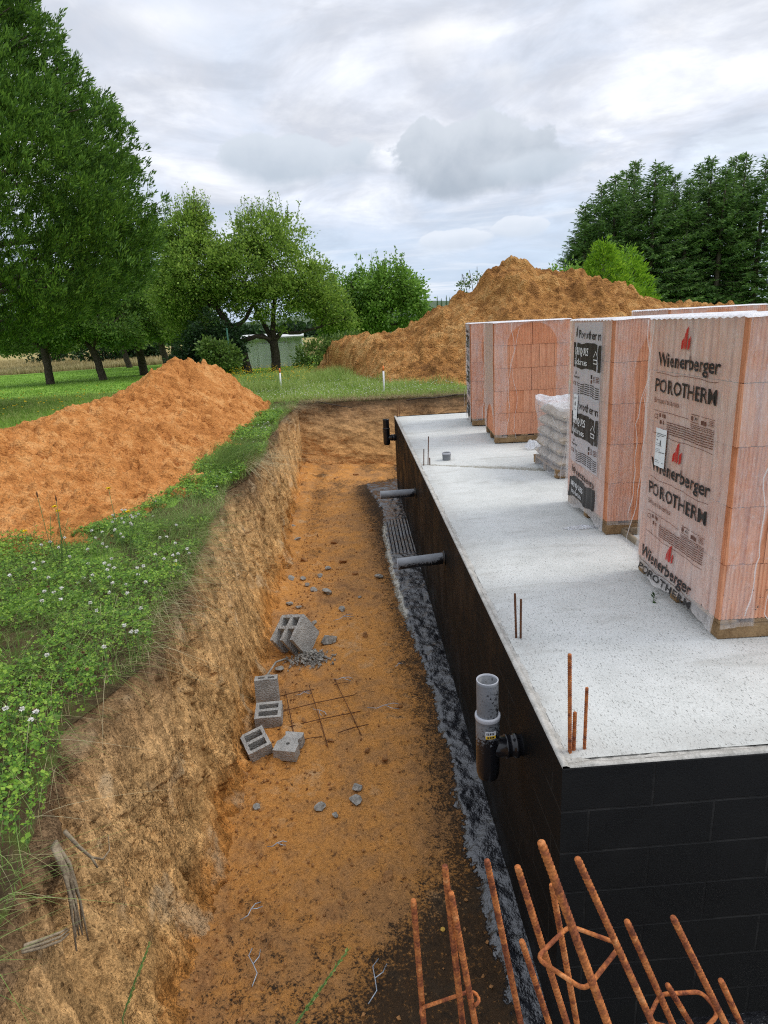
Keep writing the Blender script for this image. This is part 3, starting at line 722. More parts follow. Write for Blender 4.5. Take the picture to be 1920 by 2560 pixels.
dark = .8 * sst(.05, .5, fbm(X * 1.1, Y * .8, 0, 4, .5, 83)) * sst(-.9, -1.3, X) + .35 * sst(-.2, .5, fbm(X * 1.5, Y * 1.2, 0, 4, .5, 84)) * sst(2.2, .8, Y)
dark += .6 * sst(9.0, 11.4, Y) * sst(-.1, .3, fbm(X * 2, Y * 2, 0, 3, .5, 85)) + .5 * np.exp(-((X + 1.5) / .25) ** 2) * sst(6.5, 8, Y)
lime = sst(.10, .0, np.abs(X - wE)) * sst(3.9, 4.4, Y) * sst(8.2, 7.4, Y) * .8
ribs = .012 * np.sin(X * 2 * PI / .05) * wet * sst(6.2, 6.5, Y) * sst(8.0, 7.6, Y); Z += ribs
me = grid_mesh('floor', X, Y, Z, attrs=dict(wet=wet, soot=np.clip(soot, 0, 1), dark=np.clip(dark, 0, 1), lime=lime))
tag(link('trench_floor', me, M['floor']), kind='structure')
def floor_z(x, y):
    return ZF + .03 * float(fbm(np.array([x * 1.3]), np.array([y * 1.3]), 0, 4, .5, 60)[0]) + .01

# ================================================================== foundation
fnd = empty('foundation', (0, 0, 0), 'black bitumen coated block foundation with a pale brushed concrete slab on top', 'foundation')
L, Wd_ = 10.06, 9.0
# block wall: left face and near face, UV in metres
MBw = []
ny = 120
V = []; F = []; UVs = []; SIDE = []
def wall_face(pts, uvs, side):
    i = len(V); V.extend(pts); UVs.extend(uvs); SIDE.extend([side] * 4); F.append((i, i + 1, i + 2, i + 3))
wall_face([(0, L, ZF - .3), (0, 0, ZF - .3), (0, 0, -.004), (0, L, -.004)], [(-L + .12, ZF - .3), (.12, ZF - .3), (.12, 0), (-L + .12, 0)], 1.0)
wall_face([(0, 0, ZF - .3), (Wd_, 0, ZF - .3), (Wd_, 0, -.004), (0, 0, -.004)], [(.14, ZF - .3), (Wd_ + .14, ZF - .3), (Wd_ + .14, 0), (.14, 0)], 0.0)
wall_face([(Wd_, L, ZF - .3), (0, L, ZF - .3), (0, L, -.004), (Wd_, L, -.004)], [(0, ZF - .3), (Wd_, ZF - .3), (Wd_, 0), (0, 0)], 0.0)
me = quads_mesh('block_wall', V, F, False, UVs)
at = me.attributes.new('side', 'FLOAT', 'POINT'); at.data.foreach_set('value', np.array(SIDE, np.float32))
link('block_wall', me, M['wall'], fnd)
# slab top
xs_ = np.unique(np.concatenate([np.linspace(.045, 1.4, 80), np.linspace(1.4, Wd_, 30)])); ys_ = np.linspace(.045, L - .04, 460)
X, Y = np.meshgrid(xs_, ys_, indexing='ij')
jl = Y - (5.62 - .55 * X)
Z = .0015 + .0022 * fbm(X * 3, Y * 3, 0, 4, .5, 90) - .012 * sst(-.02, .05, jl)
jd = np.exp(-(np.maximum(jl, 0) / (.10 + .12 * sst(.2, 1.2, X))) ** 2) * (jl > -.03)
Z += clods(X, Y, .035, 93, .5) * .6 * jd + clods(X, Y, .018, 94, .5) * .5 * jd
Z -= .006 * np.exp(-((X - .05) / .02) ** 2)
link('slab', grid_mesh('slab', X, Y, Z, attrs=dict(joint=jd)), M['slab'], fnd)
# broken rim of the U blocks round the slab
def rim_strip(n, fpos, wd, seed):
    s = np.linspace(0, 1, n); prof = [(-.0, -.012), (0.001, .004), (wd * .5, .006), (wd, .002), (wd + .002, -.02)]
    out = []
    for k, (a, b) in enumerate(prof):
        P_ = fpos(s, a)
        nz = .003 * fbm(s * 240, 0 * s + k, 0, 3, .6, seed); gap = sst(.38, .5, fbm(s * 30, 0 * s, 0, 3, .5, seed + 5)) * .006
        w = .004 * fbm(s * 160, 0 * s, 0, 3, .6, seed + 9) * (k > 1)
        P_ = fpos(s, a + w)
        out.append(np.stack([P_[0], P_[1], b + nz * (k in (1, 2, 3)) - gap * (k in (1, 2, 3))], -1))
    A = np.array(out); return A[..., 0], A[..., 1], A[..., 2]
X, Y, Z = rim_strip(900, lambda s, a: (s * 0 + a, .0 + s * L), .028, 100)
rim = link('wall_rim', grid_mesh('rim_left', X, Y, Z), M['cement'], fnd)
X, Y, Z = rim_strip(500, lambda s, a: (.03 + s * (Wd_ - .03), s * 0 + a), .03, 120)
link('wall_rim', grid_mesh('rim_front', X, Y, Z), M['cement'], fnd)
# packed mortar between rim and slab
X, Y = np.meshgrid(np.linspace(.026, .052, 5), np.linspace(.03, L - .03, 1200), indexing='ij')
Z = -.004 + .012 * fbm(X * 30, Y * 14, 0, 4, .65, 130); Z = np.minimum(Z, .004)
link('mortar_joint', grid_mesh('joint_left', X, Y, Z), M['cement'], fnd)
X, Y = np.meshgrid(np.linspace(.05, Wd_, 700), np.linspace(.026, .052, 5), indexing='ij')
Z = -.005 + .011 * fbm(X * 14, Y * 30, 0, 4, .65, 131); Z = np.minimum(Z, .003)
link('mortar_joint', grid_mesh('joint_front', X, Y, Z), M['cement'], fnd)

# ================================================================== soil heaps
# long orange heap on the left bank
yy = np.arange(2.45, 13.6, .019); uu = np.concatenate([np.linspace(-1.25, 0, 50)[:-1], np.linspace(0, 1.12, 190)])
def heap_params(y):
    xc = np.interp(y, [2.7, 4, 5.5, 6.5, 7.5, 8.6, 9.6, 11, 12.3, 13.5], [-4.9, -4.9, -4.75, -4.35, -4.45, -4.5, -4.2, -3.85, -3.4, -3.0])
    hc = np.interp(y, [2.72, 3.2, 4.1, 5.0, 5.7, 6.5, 7.2, 8.2, 9.2, 10.2, 11.0, 11.8, 12.6, 13.2], [0, .16, .42, .60, .66, .86, .80, .68, .88, 1.10, 1.17, .98, .52, -.1])
    xf = np.interp(y, [2.6, 3.0, 3.25, 4.26, 5, 6, 7, 9, 11, 12.7, 13.5], [-3.9, -3.45, -3.0, -2.76, -2.62, -2.66, -2.68, -2.62, -2.55, -2.6, -2.8])
    return xc, hc, xf
U, YY = np.meshgrid(uu, yy, indexing='ij')
xc, hc, xf = heap_params(YY)
xf = xf + .10 * fbm(YY * 2.2, 0 * YY, 0, 4, .6, 140)
hc = hc + .05 * fbm(YY * 1.6, 0 * YY, 0, 3, .5, 141)
XX = np.where(U >= 0, xc + (xf - xc) * U, xc + U * 2.6)
au = np.abs(U) + .05 * fbm(XX * 1.2, YY * 1.2, 0, 3, .5, 142)
prof = np.clip(1 - np.clip(au, 0, 2), -1, 1)
prof = np.where(prof > 0, prof ** 1.08, prof)
ZZ = hc * prof + .07 * fbm(XX * 1.5, YY * 1.5, 0, 4, .55, 143) * sst(-.1, .25, prof)
ZZ += .035 * fbm(XX * 7, YY * 7, 0, 5, .65, 144) * sst(-.1, .2, prof) + .012 * fbm(XX * 25, YY * 25, 0, 3, .6, 147)
ZZ += clods(XX, YY, .30, 161, .22) * .55 + clods(XX, YY, .16, 145, .35) * .8 + clods(XX, YY, .08, 146, .45) * .9 + clods(XX, YY, .045, 148, .4) * .5
pits_ = fbm(XX * 6.5, YY * 6.5, 0, 4, .6, 149); ZZ -= .06 * np.maximum(pits_ - .20, 0) / .3; rl = fbm(XX * 1.0 + YY * 2.2, YY * .9 - XX * .5, 0, 4, .6, 160, ridged=True); ZZ += .05 * rl * sst(0, .3, prof)
ZZ = ZZ - .05 * (prof < .03) + gz(XX, YY) + .02
o = link('soil_heap', grid_mesh('soil_heap', XX, YY, ZZ), M['sand'])
tag(o, 'long low heap of bright orange sandy soil on the left bank beside the trench', 'soil heap')

# big brown mound behind the trench
yy = np.concatenate([np.arange(13.9, 23, .045), np.arange(23, 31, .12)]); xx = np.arange(-3.4, 18, .05)
X, Y = np.meshgrid(xx, yy, indexing='ij')
cyr = np.interp(X, [-3, -1.3, .5, 3, 12, 18], [25.5, 24, 22.5, 21, 21, 22])
fy = np.interp(X, [-3, -2, -.8, .12, 1.9, 6, 18], [30, 26.0, 21.0, 16.8, 15.1, 14.8, 15.5]) + .35 * fbm(X * 1.1, 0 * X, 0, 4, .55, 150)
hh = np.interp(X, [-2.6, -2.05, -1.5, -.8, .1, .9, 2.1, 3.0, 3.55, 4.0, 4.4, 4.95, 5.4, 5.8, 6.85, 7.5, 8.5, 9.0, 9.7, 10.6, 11.3, 12.2, 13.5, 18], [0, .45, 1.22, 1.38, 1.35, 1.5, 2.05, 2.5, 2.72, 3.25, 3.38, 3.55, 3.42, 3.28, 3.05, 2.95, 2.62, 2.2, 1.95, 1.7, 1.85, 1.8, 1.5, 1.0])
by = cyr + np.maximum(hh, .4) / .55
t = np.where(Y < cyr, (Y - fy) / np.maximum(cyr - fy, .3), (by - Y) / (by - cyr))
t = np.clip(t, -.2, 1.0)
tp = np.where(t > 0, t ** .9 * (1.05 - .05 * t), t)
big = 1 - .22 * np.clip(fbm(X * .5 + .1 * Y, Y * .22, 0, 4, .55, 151), -.7, .7) * np.sin(PI * np.clip(t, 0, 1)) * 1.6
Z = hh * tp * big + .22 * fbm(X * .9, Y * .9, 0, 5, .55, 152) * sst(0, .3, t) * (1 - .75 * sst(.85, 1, t)) + .07 * fbm(X * 4, Y * 4, 0, 4, .6, 153) * sst(0, .15, t)
Z += clods(X, Y, 1.1, 162, .35) * .35 * sst(.05, .25, t) * sst(1.0, .9, t) + clods(X, Y, .55, 154, .35) * .7 * sst(0, .1, t) + clods(X, Y, .26, 155, .5) * .8 * sst(-.03, .05, t) + clods(X, Y, .15, 158, .6) * .8 * sst(-.05, .02, t)
Z = np.where(t < 0, Z - .25, Z) + gz(X, Y)
o = link('earth_mound', grid_mesh('mound', X, Y, Z), M['mound'])
tag(o, 'big steep mound of brown excavated clay behind the far end of the trench', 'earth mound')

# ================================================================== stones, clods
rs = np.random.RandomState(7)
def rock(name, size, seed, m, flat=.6, ang=1.0):
    import bmesh
    bm = bmesh.new(); bmesh.ops.create_icosphere(bm, subdivisions=2, radius=1)
    r = np.random.RandomState(seed); A = r.normal(size=(7, 3)); A /= np.linalg.norm(A, axis=1)[:, None]; dd = r.uniform(.45, .8, 7)
    for v in bm.verts:
        p = np.array(v.co)
        for a, d_ in zip(A, dd):
            k = p @ a
            if k > d_: p = p - a * (k - d_) * ang
        p = p * np.array([1, r.uniform(.6, 1), 1]) * 1.0
        p[2] *= flat; v.co = p * size
    me = bpy.data.meshes.new(name); bm.to_mesh(me); bm.free(); me.materials.append(m)
    return me
STONES = [(-1.86, 7.75, .09, 's'), (-1.72, 7.15, .08, 's'), (-1.66, 5.64, .07, 's'), (-1.51, 5.62, .05, 's'), (-1.3, 5.66, .05, 's'), (-1.17, 5.07, .09, 's'), (-1.01, 6.12, .06, 'c'), (-.54, 5.48, .07, 's'), (-1.61, 4.85, .05, 's'), (-1.5, 4.74, .045, 's'), (-1.35, 5.2, .06, 's'), (-1.45, 5.4, .05, 's'), (-1.56, 3.36, .055, 's'), (-1.66, 3.22, .05, 's'), (-1.1, 3.83, .06, 's'), (-.86, 1.66, .045, 's'), (-.87, 1.53, .05, 's'), (-1.1, 1.5, .045, 's'), (-.69, .9, .04, 'c'), (-.65, 1.94, .045, 'c'), (-1.52, 1.55, .035, 's'), (-1.68, 1.88, .07, 'c'), (-1.0, 4.6, .05, 's'), (-.8, 4.9, .03, 's'), (-1.0, 1.42, .03, 's'), (-1.15, 6.9, .07, 'c'), (-.6, 7.4, .05, 'c'), (-1.2, 11.0, .09, 'c'), (-.8, 11.2, .08, 'c'), (-1.3, 4.3, .04, 's'), (-.75, 3.9, .05, 'c'), (-1.05, 2.2, .03, 'c'), (-.5, 2.6, .035, 'c'), (-1.28, 2.5, .025, 'c'), (-.78, 2.05, .03, 'c'), (-.42, .55, .016, 'y'), (-.95, .75, .02, 'c'), (-1.2, 5.9, .05, 's'), (-1.55, 6.3, .06, 'c'), (-.85, 5.6, .05, 'c')]
ORD = ['very', 'second', 'third', 'fourth', 'fifth', 'sixth', 'seventh', 'eighth', 'ninth', 'tenth', 'eleventh', 'twelfth', 'thirteenth', 'fourteenth', 'fifteenth', 'sixteenth', 'seventeenth', 'eighteenth', 'nineteenth', 'twentieth', 'twenty-first', 'twenty-second', 'twenty-third', 'twenty-fourth']
where = ['near the far end of the trench', 'in the middle of the trench', 'on the near part of the trench floor']
for i, (x, y, s, k) in enumerate(STONES):
    mm = {'s': M['stone'], 'c': M['clod'], 'y': M['bagprint']}[k]
    if k == 'y': mm = M['yellowstone'] = simple('yellow_chip', (.45, .26, .04), (.6, .4, .1), 30)
    nm = 'rubble_stone' if k == 's' else 'clay_clod'
    me = rock(nm, s, 200 + i, mm, .45 if k == 's' else .6)
    o = link(nm, me); o.location = (x, y, floor_z(x, y) + s * .22); o.rotation_euler = (rs.uniform(-.3, .3), rs.uniform(-.3, .3), rs.uniform(0, 6.28))
    side_ = 'left side' if x < -1.35 else ('right side' if x < -10 or x > -.8 else 'middle')
    rank = ORD[sorted([q[1] for q in STONES if q[3] == k]).index(y)]
    if k == 's': tag(o, f'pale grey concrete chip in the {side_} of the trench floor, {rank} nearest grey chip', 'stone', 'grey chips on the trench floor')
    elif k == 'c': tag(o, f'brown clay lump in the {side_} of the trench floor, {rank} nearest clay lump', 'clod', 'clay lumps on the trench floor')
    else: tag(o, 'small yellow chip on the sooty near end of the trench floor', 'stone')
o = link('rubble_stone', rock('rubble_stone', .10, 301, M['stone'], .55)); o.location = (-1.12, 3.82, ZF + .05); o.rotation_euler = (0, 0, .3)
tag(o, 'rounded grey concrete lump beside the broken three chamber block', 'stone')

# fine crumbs: nobody could count them
def crumbs(name, pts, sizes, m, label, cat, seed=5):
    r = np.random.RandomState(seed); base = np.array([(1, 0, 0), (-1, 0, 0), (0, 1, 0), (0, -1, 0), (0, 0, 1), (0, 0, -1)], float)
    Fb = np.array([(0, 2, 4), (2, 1, 4), (1, 3, 4), (3, 0, 4), (2, 0, 5), (1, 2, 5), (3, 1, 5), (0, 3, 5)])
    n = len(pts); q = r.normal(size=(n, 3, 3)); q, _ = np.linalg.qr(q)
    B = base[None] * r.uniform(.5, 1.1, size=(n, 6, 1)) * sizes[:, None, None]
    V = np.einsum('nij,nkj->nki', q, B) + pts[:, None, :]
    F = (Fb[None] + np.arange(n)[:, None, None] * 6).reshape(-1, 3)
    o = link(name, quads_mesh(name, V.reshape(-1, 3), F, False), m); tag(o, label, cat, kind='stuff'); return o
r = np.random.RandomState(3)
n = 5200; px = r.uniform(-1.85, -.2, n); py = 12.3 * r.uniform(0, 1, n) ** 1.3 - .2
w = np.exp(-((px + 1.6) / .35) ** 2) + .25 + .6 * (np.abs(py - 5) < .9) * (px < -.9)
kp = r.uniform(0, 1.3, n) < w; px, py = px[kp], py[kp]
zf = ZF + .03 * fbm(px * 1.3, py * 1.3, 0, 4, .5, 60) + .008
crumbs('floor_gravel', np.stack([px, py, zf], -1), np.minimum(r.gamma(2.0, .0038, len(px)) + .002, .016), M['clod'], 'loose clay crumbs and grit strewn over the trench floor', 'gravel', 11)
n = 700; a = r.normal(size=(n, 2)) * np.array([.10, .075]); px = -1.30 + a[:, 0]; py = 3.50 + a[:, 1] - .0
hz = .075 * np.exp(-(a[:, 0] ** 2 / .018 + a[:, 1] ** 2 / .010))
crumbs('cement_rubble', np.stack([px, py, ZF + .01 + hz * r.uniform(0, 1, n)], -1), r.gamma(2, .0042, n) + .002, M['stone'], 'spilled grey cement crumbs at the foot of the broken block', 'rubble', 12)

# ================================================================== concrete blocks in the trench
def hollow_block(name, size, cells, wall_t, holes_open='z', notch=None, m=M['block'], seed=0, open_end=False):
    """block with walls, webs; cells = (nx, ny) ; cavities run through z"""
    w, d, h = size; mb = MB(); t = wall_t
    nx, ny_ = cells
    cw = (w - t * (nx + 1)) / nx; cdp = (d - t * (ny_ + 1)) / ny_
    # build as grid of cells with through holes: top & bottom ring faces + inner walls
    xs_ = [-w / 2]; 
    for i in range(nx): xs_ += [xs_[-1] + t, xs_[-1] + t + cw]
    xs_.append(w / 2)
    ys_ = [-d / 2]
    for i in range(ny_): ys_ += [ys_[-1] + t, ys_[-1] + t + cdp]
    ys_.append(d / 2)
    import bmesh
    bm = bmesh.new(); r = np.random.RandomState(seed)
    vt = {}
    def vert(i, j, k):
        if (i, j, k) not in vt:
            ez = (h / 2 if k else -h / 2)
            vt[(i, j, k)] = bm.verts.new((xs_[i] + r.uniform(-.0015, .0015), ys_[j] + r.uniform(-.0015, .0015), ez + r.uniform(-.002, .002)))
        return vt[(i, j, k)]
    solid = {}
    for i in range(len(xs_) - 1):
        for j in range(len(ys_) - 1):
            hole = (i % 2 == 1) and (j % 2 == 1)
            if open_end and i == len(xs_) - 2 and (j % 2 == 1): hole = True
            solid[(i, j)] = not hole
    for (i, j), s_ in solid.items():
        if not s_: continue
        bm.faces.new([vert(i, j, 1), vert(i + 1, j, 1), vert(i + 1, j + 1, 1), vert(i, j + 1, 1)])
        bm.faces.new([vert(i, j, 0), vert(i, j + 1, 0), vert(i + 1, j + 1, 0), vert(i + 1, j, 0)])
        for (di, dj, a, b) in ((-1, 0, (0, 1), (0, 0)), (1, 0, (1, 0), (1, 1)), (0, -1, (0, 0), (1, 0)), (0, 1, (1, 1), (0, 1))):
            if not solid.get((i + di, j + dj), False):
                A = (i + a[0], j + a[1]); B = (i + b[0], j + b[1])
                bm.faces.new([vert(*A, 0), vert(*B, 0), vert(*B, 1), vert(*A, 1)])
    bmesh.ops.bevel(bm, geom=[e for e in bm.edges if len(e.link_faces) == 2 and e.calc_face_angle(0) > .6], offset=.004, segments=1, affect='EDGES')
    bmesh.ops.subdivide_edges(bm, edges=[e for e in bm.edges if e.calc_length() > .05], cuts=3, use_grid_fill=True)
    for v in bm.verts:
        n_ = vn(np.array([v.co.x * 60]), np.array([v.co.y * 60]), np.array([v.co.z * 60]), seed)[0]
        v.co += Vector((n_, -n_, n_)) * .0016
    me = bpy.data.meshes.new(name); bm.to_mesh(me); bm.free(); me.materials.append(m)
    return me
def place(o, loc, rx=0, ry=0, rz=0):
    o.location = loc; o.rotation_mode = 'ZYX' if False else 'XYZ'; o.rotation_euler = (rx, ry, rz); return o
from mathutils import Euler
o = link('concrete_block', hollow_block('block_a', (.30, .28, .30), (2, 2), .034, seed=1, open_end=True))
o.matrix_world = Matrix.Translation((-1.44, 3.72, ZF + .155)) @ Matrix.Rotation(rad(-24), 4, 'Z') @ Matrix.Rotation(rad(30), 4, 'X') @ Matrix.Rotation(rad(-14), 4, 'Y') @ Matrix.Rotation(rad(-90), 4, 'Z')
tag(o, 'large grey hollow block tipped on its side with broken open chambers by cement crumbs', 'concrete block', 'concrete blocks lying in the trench')
o = link('concrete_block', hollow_block('block_b', (.19, .09, .22), (2, 1), .026, seed=2))
o.matrix_world = Matrix.Translation((-1.60, 2.80, ZF + .135)) @ Matrix.Rotation(rad(3), 4, 'Z') @ Matrix.Rotation(rad(-6), 4, 'X')
tag(o, 'grey concrete block standing upright with a smooth face and notched top against the trench bank', 'concrete block', 'concrete blocks lying in the trench')
o = link('concrete_block', hollow_block('block_c', (.21, .19, .105), (1, 2), .028, seed=3))
o.matrix_world = Matrix.Translation((-1.555, 2.52, ZF + .075)) @ Matrix.Rotation(rad(2), 4, 'Z') @ Matrix.Rotation(rad(8), 4, 'X')
tag(o, 'small grey two chamber block lying flat in front of the upright block', 'concrete block', 'concrete blocks lying in the trench')
o = link('concrete_block', hollow_block('block_d', (.18, .195, .105), (1, 2), .026, seed=4))
o.matrix_world = Matrix.Translation((-1.60, 2.13, ZF + .085)) @ Matrix.Rotation(rad(28), 4, 'Z') @ Matrix.Rotation(rad(14), 4, 'X') @ Matrix.Rotation(rad(-10), 4, 'Y')
tag(o, 'small two chamber block tilted against the bank foot, nearest block on the left', 'concrete block', 'concrete blocks lying in the trench')
mb = MB()
# solid faced block with a round hole and a chipped corner
import bmesh as _bm
bm = _bm.new(); ring_o = [(-.10, -.13), (.11, -.13), (.11, -.02), (.095, .0), (.085, .035), (.10, .045), (.11, .06), (.11, .13), (-.06, .13), (-.065, .12), (-.05, .08), (-.07, .02), (-.10, -.01)]
nh = 16; ring_i = [(.018 * math.cos(2 * PI * k / nh) + .01, .018 * math.sin(2 * PI * k / nh) - .03) for k in range(nh)]
def ringv(r_, z): return [bm.verts.new((a, b, z)) for a, b in r_]
to, ti = ringv(ring_o, .05), ringv(ring_i, .05); bo = ringv(ring_o, -.05); bi = ringv(ring_i, -.02)
e = [bm.edges.new((to[i], to[(i + 1) % len(to)])) for i in range(len(to))] + [bm.edges.new((ti[i], ti[(i + 1) % nh])) for i in range(nh)]
_bm.ops.triangle_fill(bm, edges=e, use_beauty=True)
for i in range(len(to)): bm.faces.new([to[i], bo[i], bo[(i + 1) % len(bo)], to[(i + 1) % len(to)]])
for i in range(nh): bm.faces.new([ti[i], ti[(i + 1) % nh], bi[(i + 1) % nh], bi[i]])
bm.faces.new(bi); bm.faces.new(bo[::-1]); _bm.ops.recalc_face_normals(bm, faces=bm.faces)
_bm.ops.scale(bm, vec=(.82, .82, .9), verts=bm.verts); me = bpy.data.meshes.new('block_e'); bm.to_mesh(me); bm.free(); me.materials.append(M['block'])
o = link('concrete_block', me)
o.matrix_world = Matrix.Translation((-1.36, 2.10, ZF + .07)) @ Matrix.Rotation(rad(-14), 4, 'Z') @ Matrix.Rotation(rad(4), 4, 'X')
tag(o, 'grey block lying face up with one round hole and chipped edges', 'concrete block', 'concrete blocks lying in the trench')

# reinforcing mesh scrap
mb = empty('reinforcing_mesh', (-1.15, 2.65, ZF + .02), 'rusty scrap of square reinforcing mesh lying flat beside the blocks', 'steel mesh')
def wire(parent, name, pts, r_, m, n=6):
    b = MB(); b.tube(pts, r_, n); return b.build(name, m, parent)
c0 = Vector((-1.15, 2.65, ZF + .02))
for k, (a, b) in enumerate([((-1.47, 2.94), (-1.30, 2.10)), ((-1.27, 3.02), (-1.07, 2.12)), ((-1.04, 3.06), (-.82, 2.24))]):
    wire(mb, 'mesh_bar', [Vector((a[0], a[1], ZF + .02)) - c0, Vector(((a[0] + b[0]) / 2, (a[1] + b[1]) / 2, ZF + .03)) - c0, Vector((b[0], b[1], ZF + .02)) - c0], .0035, M['rustdark'])
for k, (a, b) in enumerate([((-1.52, 2.86), (-1.22, 2.93)), ((-1.50, 2.62), (-.86, 2.80)), ((-1.48, 2.38), (-.82, 2.55)), ((-1.33, 2.20), (-1.12, 2.25)), ((-1.00, 2.28), (-.76, 2.36)), ((-1.05, 2.98), (-.92, 3.0))]):
    wire(mb, 'mesh_bar', [Vector((a[0], a[1], ZF + .026)) - c0, Vector(((a[0] + b[0]) / 2, (a[1] + b[1]) / 2, ZF + .035)) - c0, Vector((b[0], b[1], ZF + .026)) - c0], .0035, M['rustdark'])
# tie wires dropped on the floor
WL = ['twisted tie wire on the left of the floor, just beyond the sooty patch', 'short tie wire curl on the sooty floor at the lower left', 'forked tie wire nearest the viewer on the left of the floor', 'long forked tie wire nearest the viewer beside the bar cages', 'longest pale tie wire, lying right of the steel mesh', 'pale tie wire lying across the far edge of the steel mesh', 'tie wire crossing the middle bar of the steel mesh', 'tie wire between the upright block and the steel mesh', 'tiny tie wire close to the black tar strip', 'thin tie wire between the broken block and the scattered chips']
for i, (x, y, s, a) in enumerate([(-1.35, 1.21, .06, .4), (-1.44, .75, .07, 1.0), (-1.38, .42, .10, 1.9), (-.78, .30, .11, 1.5), (-.62, 2.59, .14, .2), (-.97, 3.07, .09, .1), (-1.16, 2.6, .08, -.6), (-1.31, 2.9, .07, .5), (-.46, 3.25, .05, 1), (-.98, 4.35, .12, .7), (-1.62, 3.35, .0, 0)]):
    if s == 0:
        o = link('steel_strap', MB().tube([(-1.68, 2.95, ZF + .03), (-1.66, 3.15, ZF + .06), (-1.60, 3.38, ZF + .07), (-1.50, 3.50, ZF + .04)], .009, 6).mesh('steel_strap'), M['stone'])
        tag(o, 'bent grey rod lying behind the upright block along the bank', 'rod'); continue
    z = floor_z(x, y) + .012; b = MB()
    ca, sa = math.cos(a), math.sin(a)
    P = lambda u, v, w=0: (x + u * ca - v * sa, y + u * sa + v * ca, z + w)
    b.tube([P(-s, .25 * s), P(-s * .5, -.1 * s, .008), P(0, 0, .015), P(s * .6, .12 * s, .006), P(s, -.12 * s)], .0028, 5)
    b.tube([P(0, 0, .015), P(.3 * s, -.35 * s, .01), P(.75 * s, -.5 * s)], .0026, 5)
    tag(b.build('tie_wire', M['steelwire']), WL[i], 'wire', 'tie wires dropped on the trench floor')

# ================================================================== pipes through the wall
def tarred(me, fn):
    co = np.empty(len(me.vertices) * 3, np.float32); me.vertices.foreach_get('co', co); co = co.reshape(-1, 3)
    at = me.attributes.new('tar', 'FLOAT', 'POINT'); at.data.foreach_set('value', np.asarray(fn(co), np.float32)); return me
def straight_pipe(y, z, x0, x1, r_, label, dz, dy=0):
    e = empty('drain_pipe', (x0, y, z), label, 'pipe', 'grey pipes sticking out of the black wall')
    ax = Vector((x1 - x0, dy, dz)); Ln = ax.length
    hs = np.linspace(0, Ln, 30)
    prof = [(r_, h) for h in hs] + [(r_ * .93, Ln), (r_ * .93, Ln - .25)]
    mb = MB(); mb.lathe(prof, (0, 0, 0), ax, 32)
    me = tarred(mb.mesh('tube'), lambda c: np.clip(.30 - c[:, 2] / r_ * .55 + .5 * sst(-.12, -.02, c[:, 0]) - .3 * sst(-.25, -.45, c[:, 0]), 0, 1))
    link('tube', me, M['pipe'], e)
    mr_ = MB(); mr_.lathe([(r_ + .001, Ln - .002), (r_ + .001, Ln + .001), (r_ * .92, Ln + .001), (r_ * .92, Ln - .01)], (0, 0, 0), ax, 32); mr_.build('rim', M['piperim'], e)
    co = MB(); co.lathe([(r_, .0), (r_ + .018, .002), (r_ + .012, .012), (r_, .02)], (0, 0, 0), Vector((-1, 0, 0)), 28); co.build('tar_collar', M['wall2'], e)
    return e
M['wall2'] = simple('thick_tar', (.008, .008, .009), (.02, .018, .016), 30, .35, .5, .01, 0, .5)
straight_pipe(6.0, -.452, 0.0, -.46, .052, 'straight grey plastic pipe, the far one of two jutting level out of the black wall', -.005)
straight_pipe(3.28, -.355, 0.0, -.42, .051, 'straight grey plastic pipe, the near one of two jutting level out of the black wall', -.03)
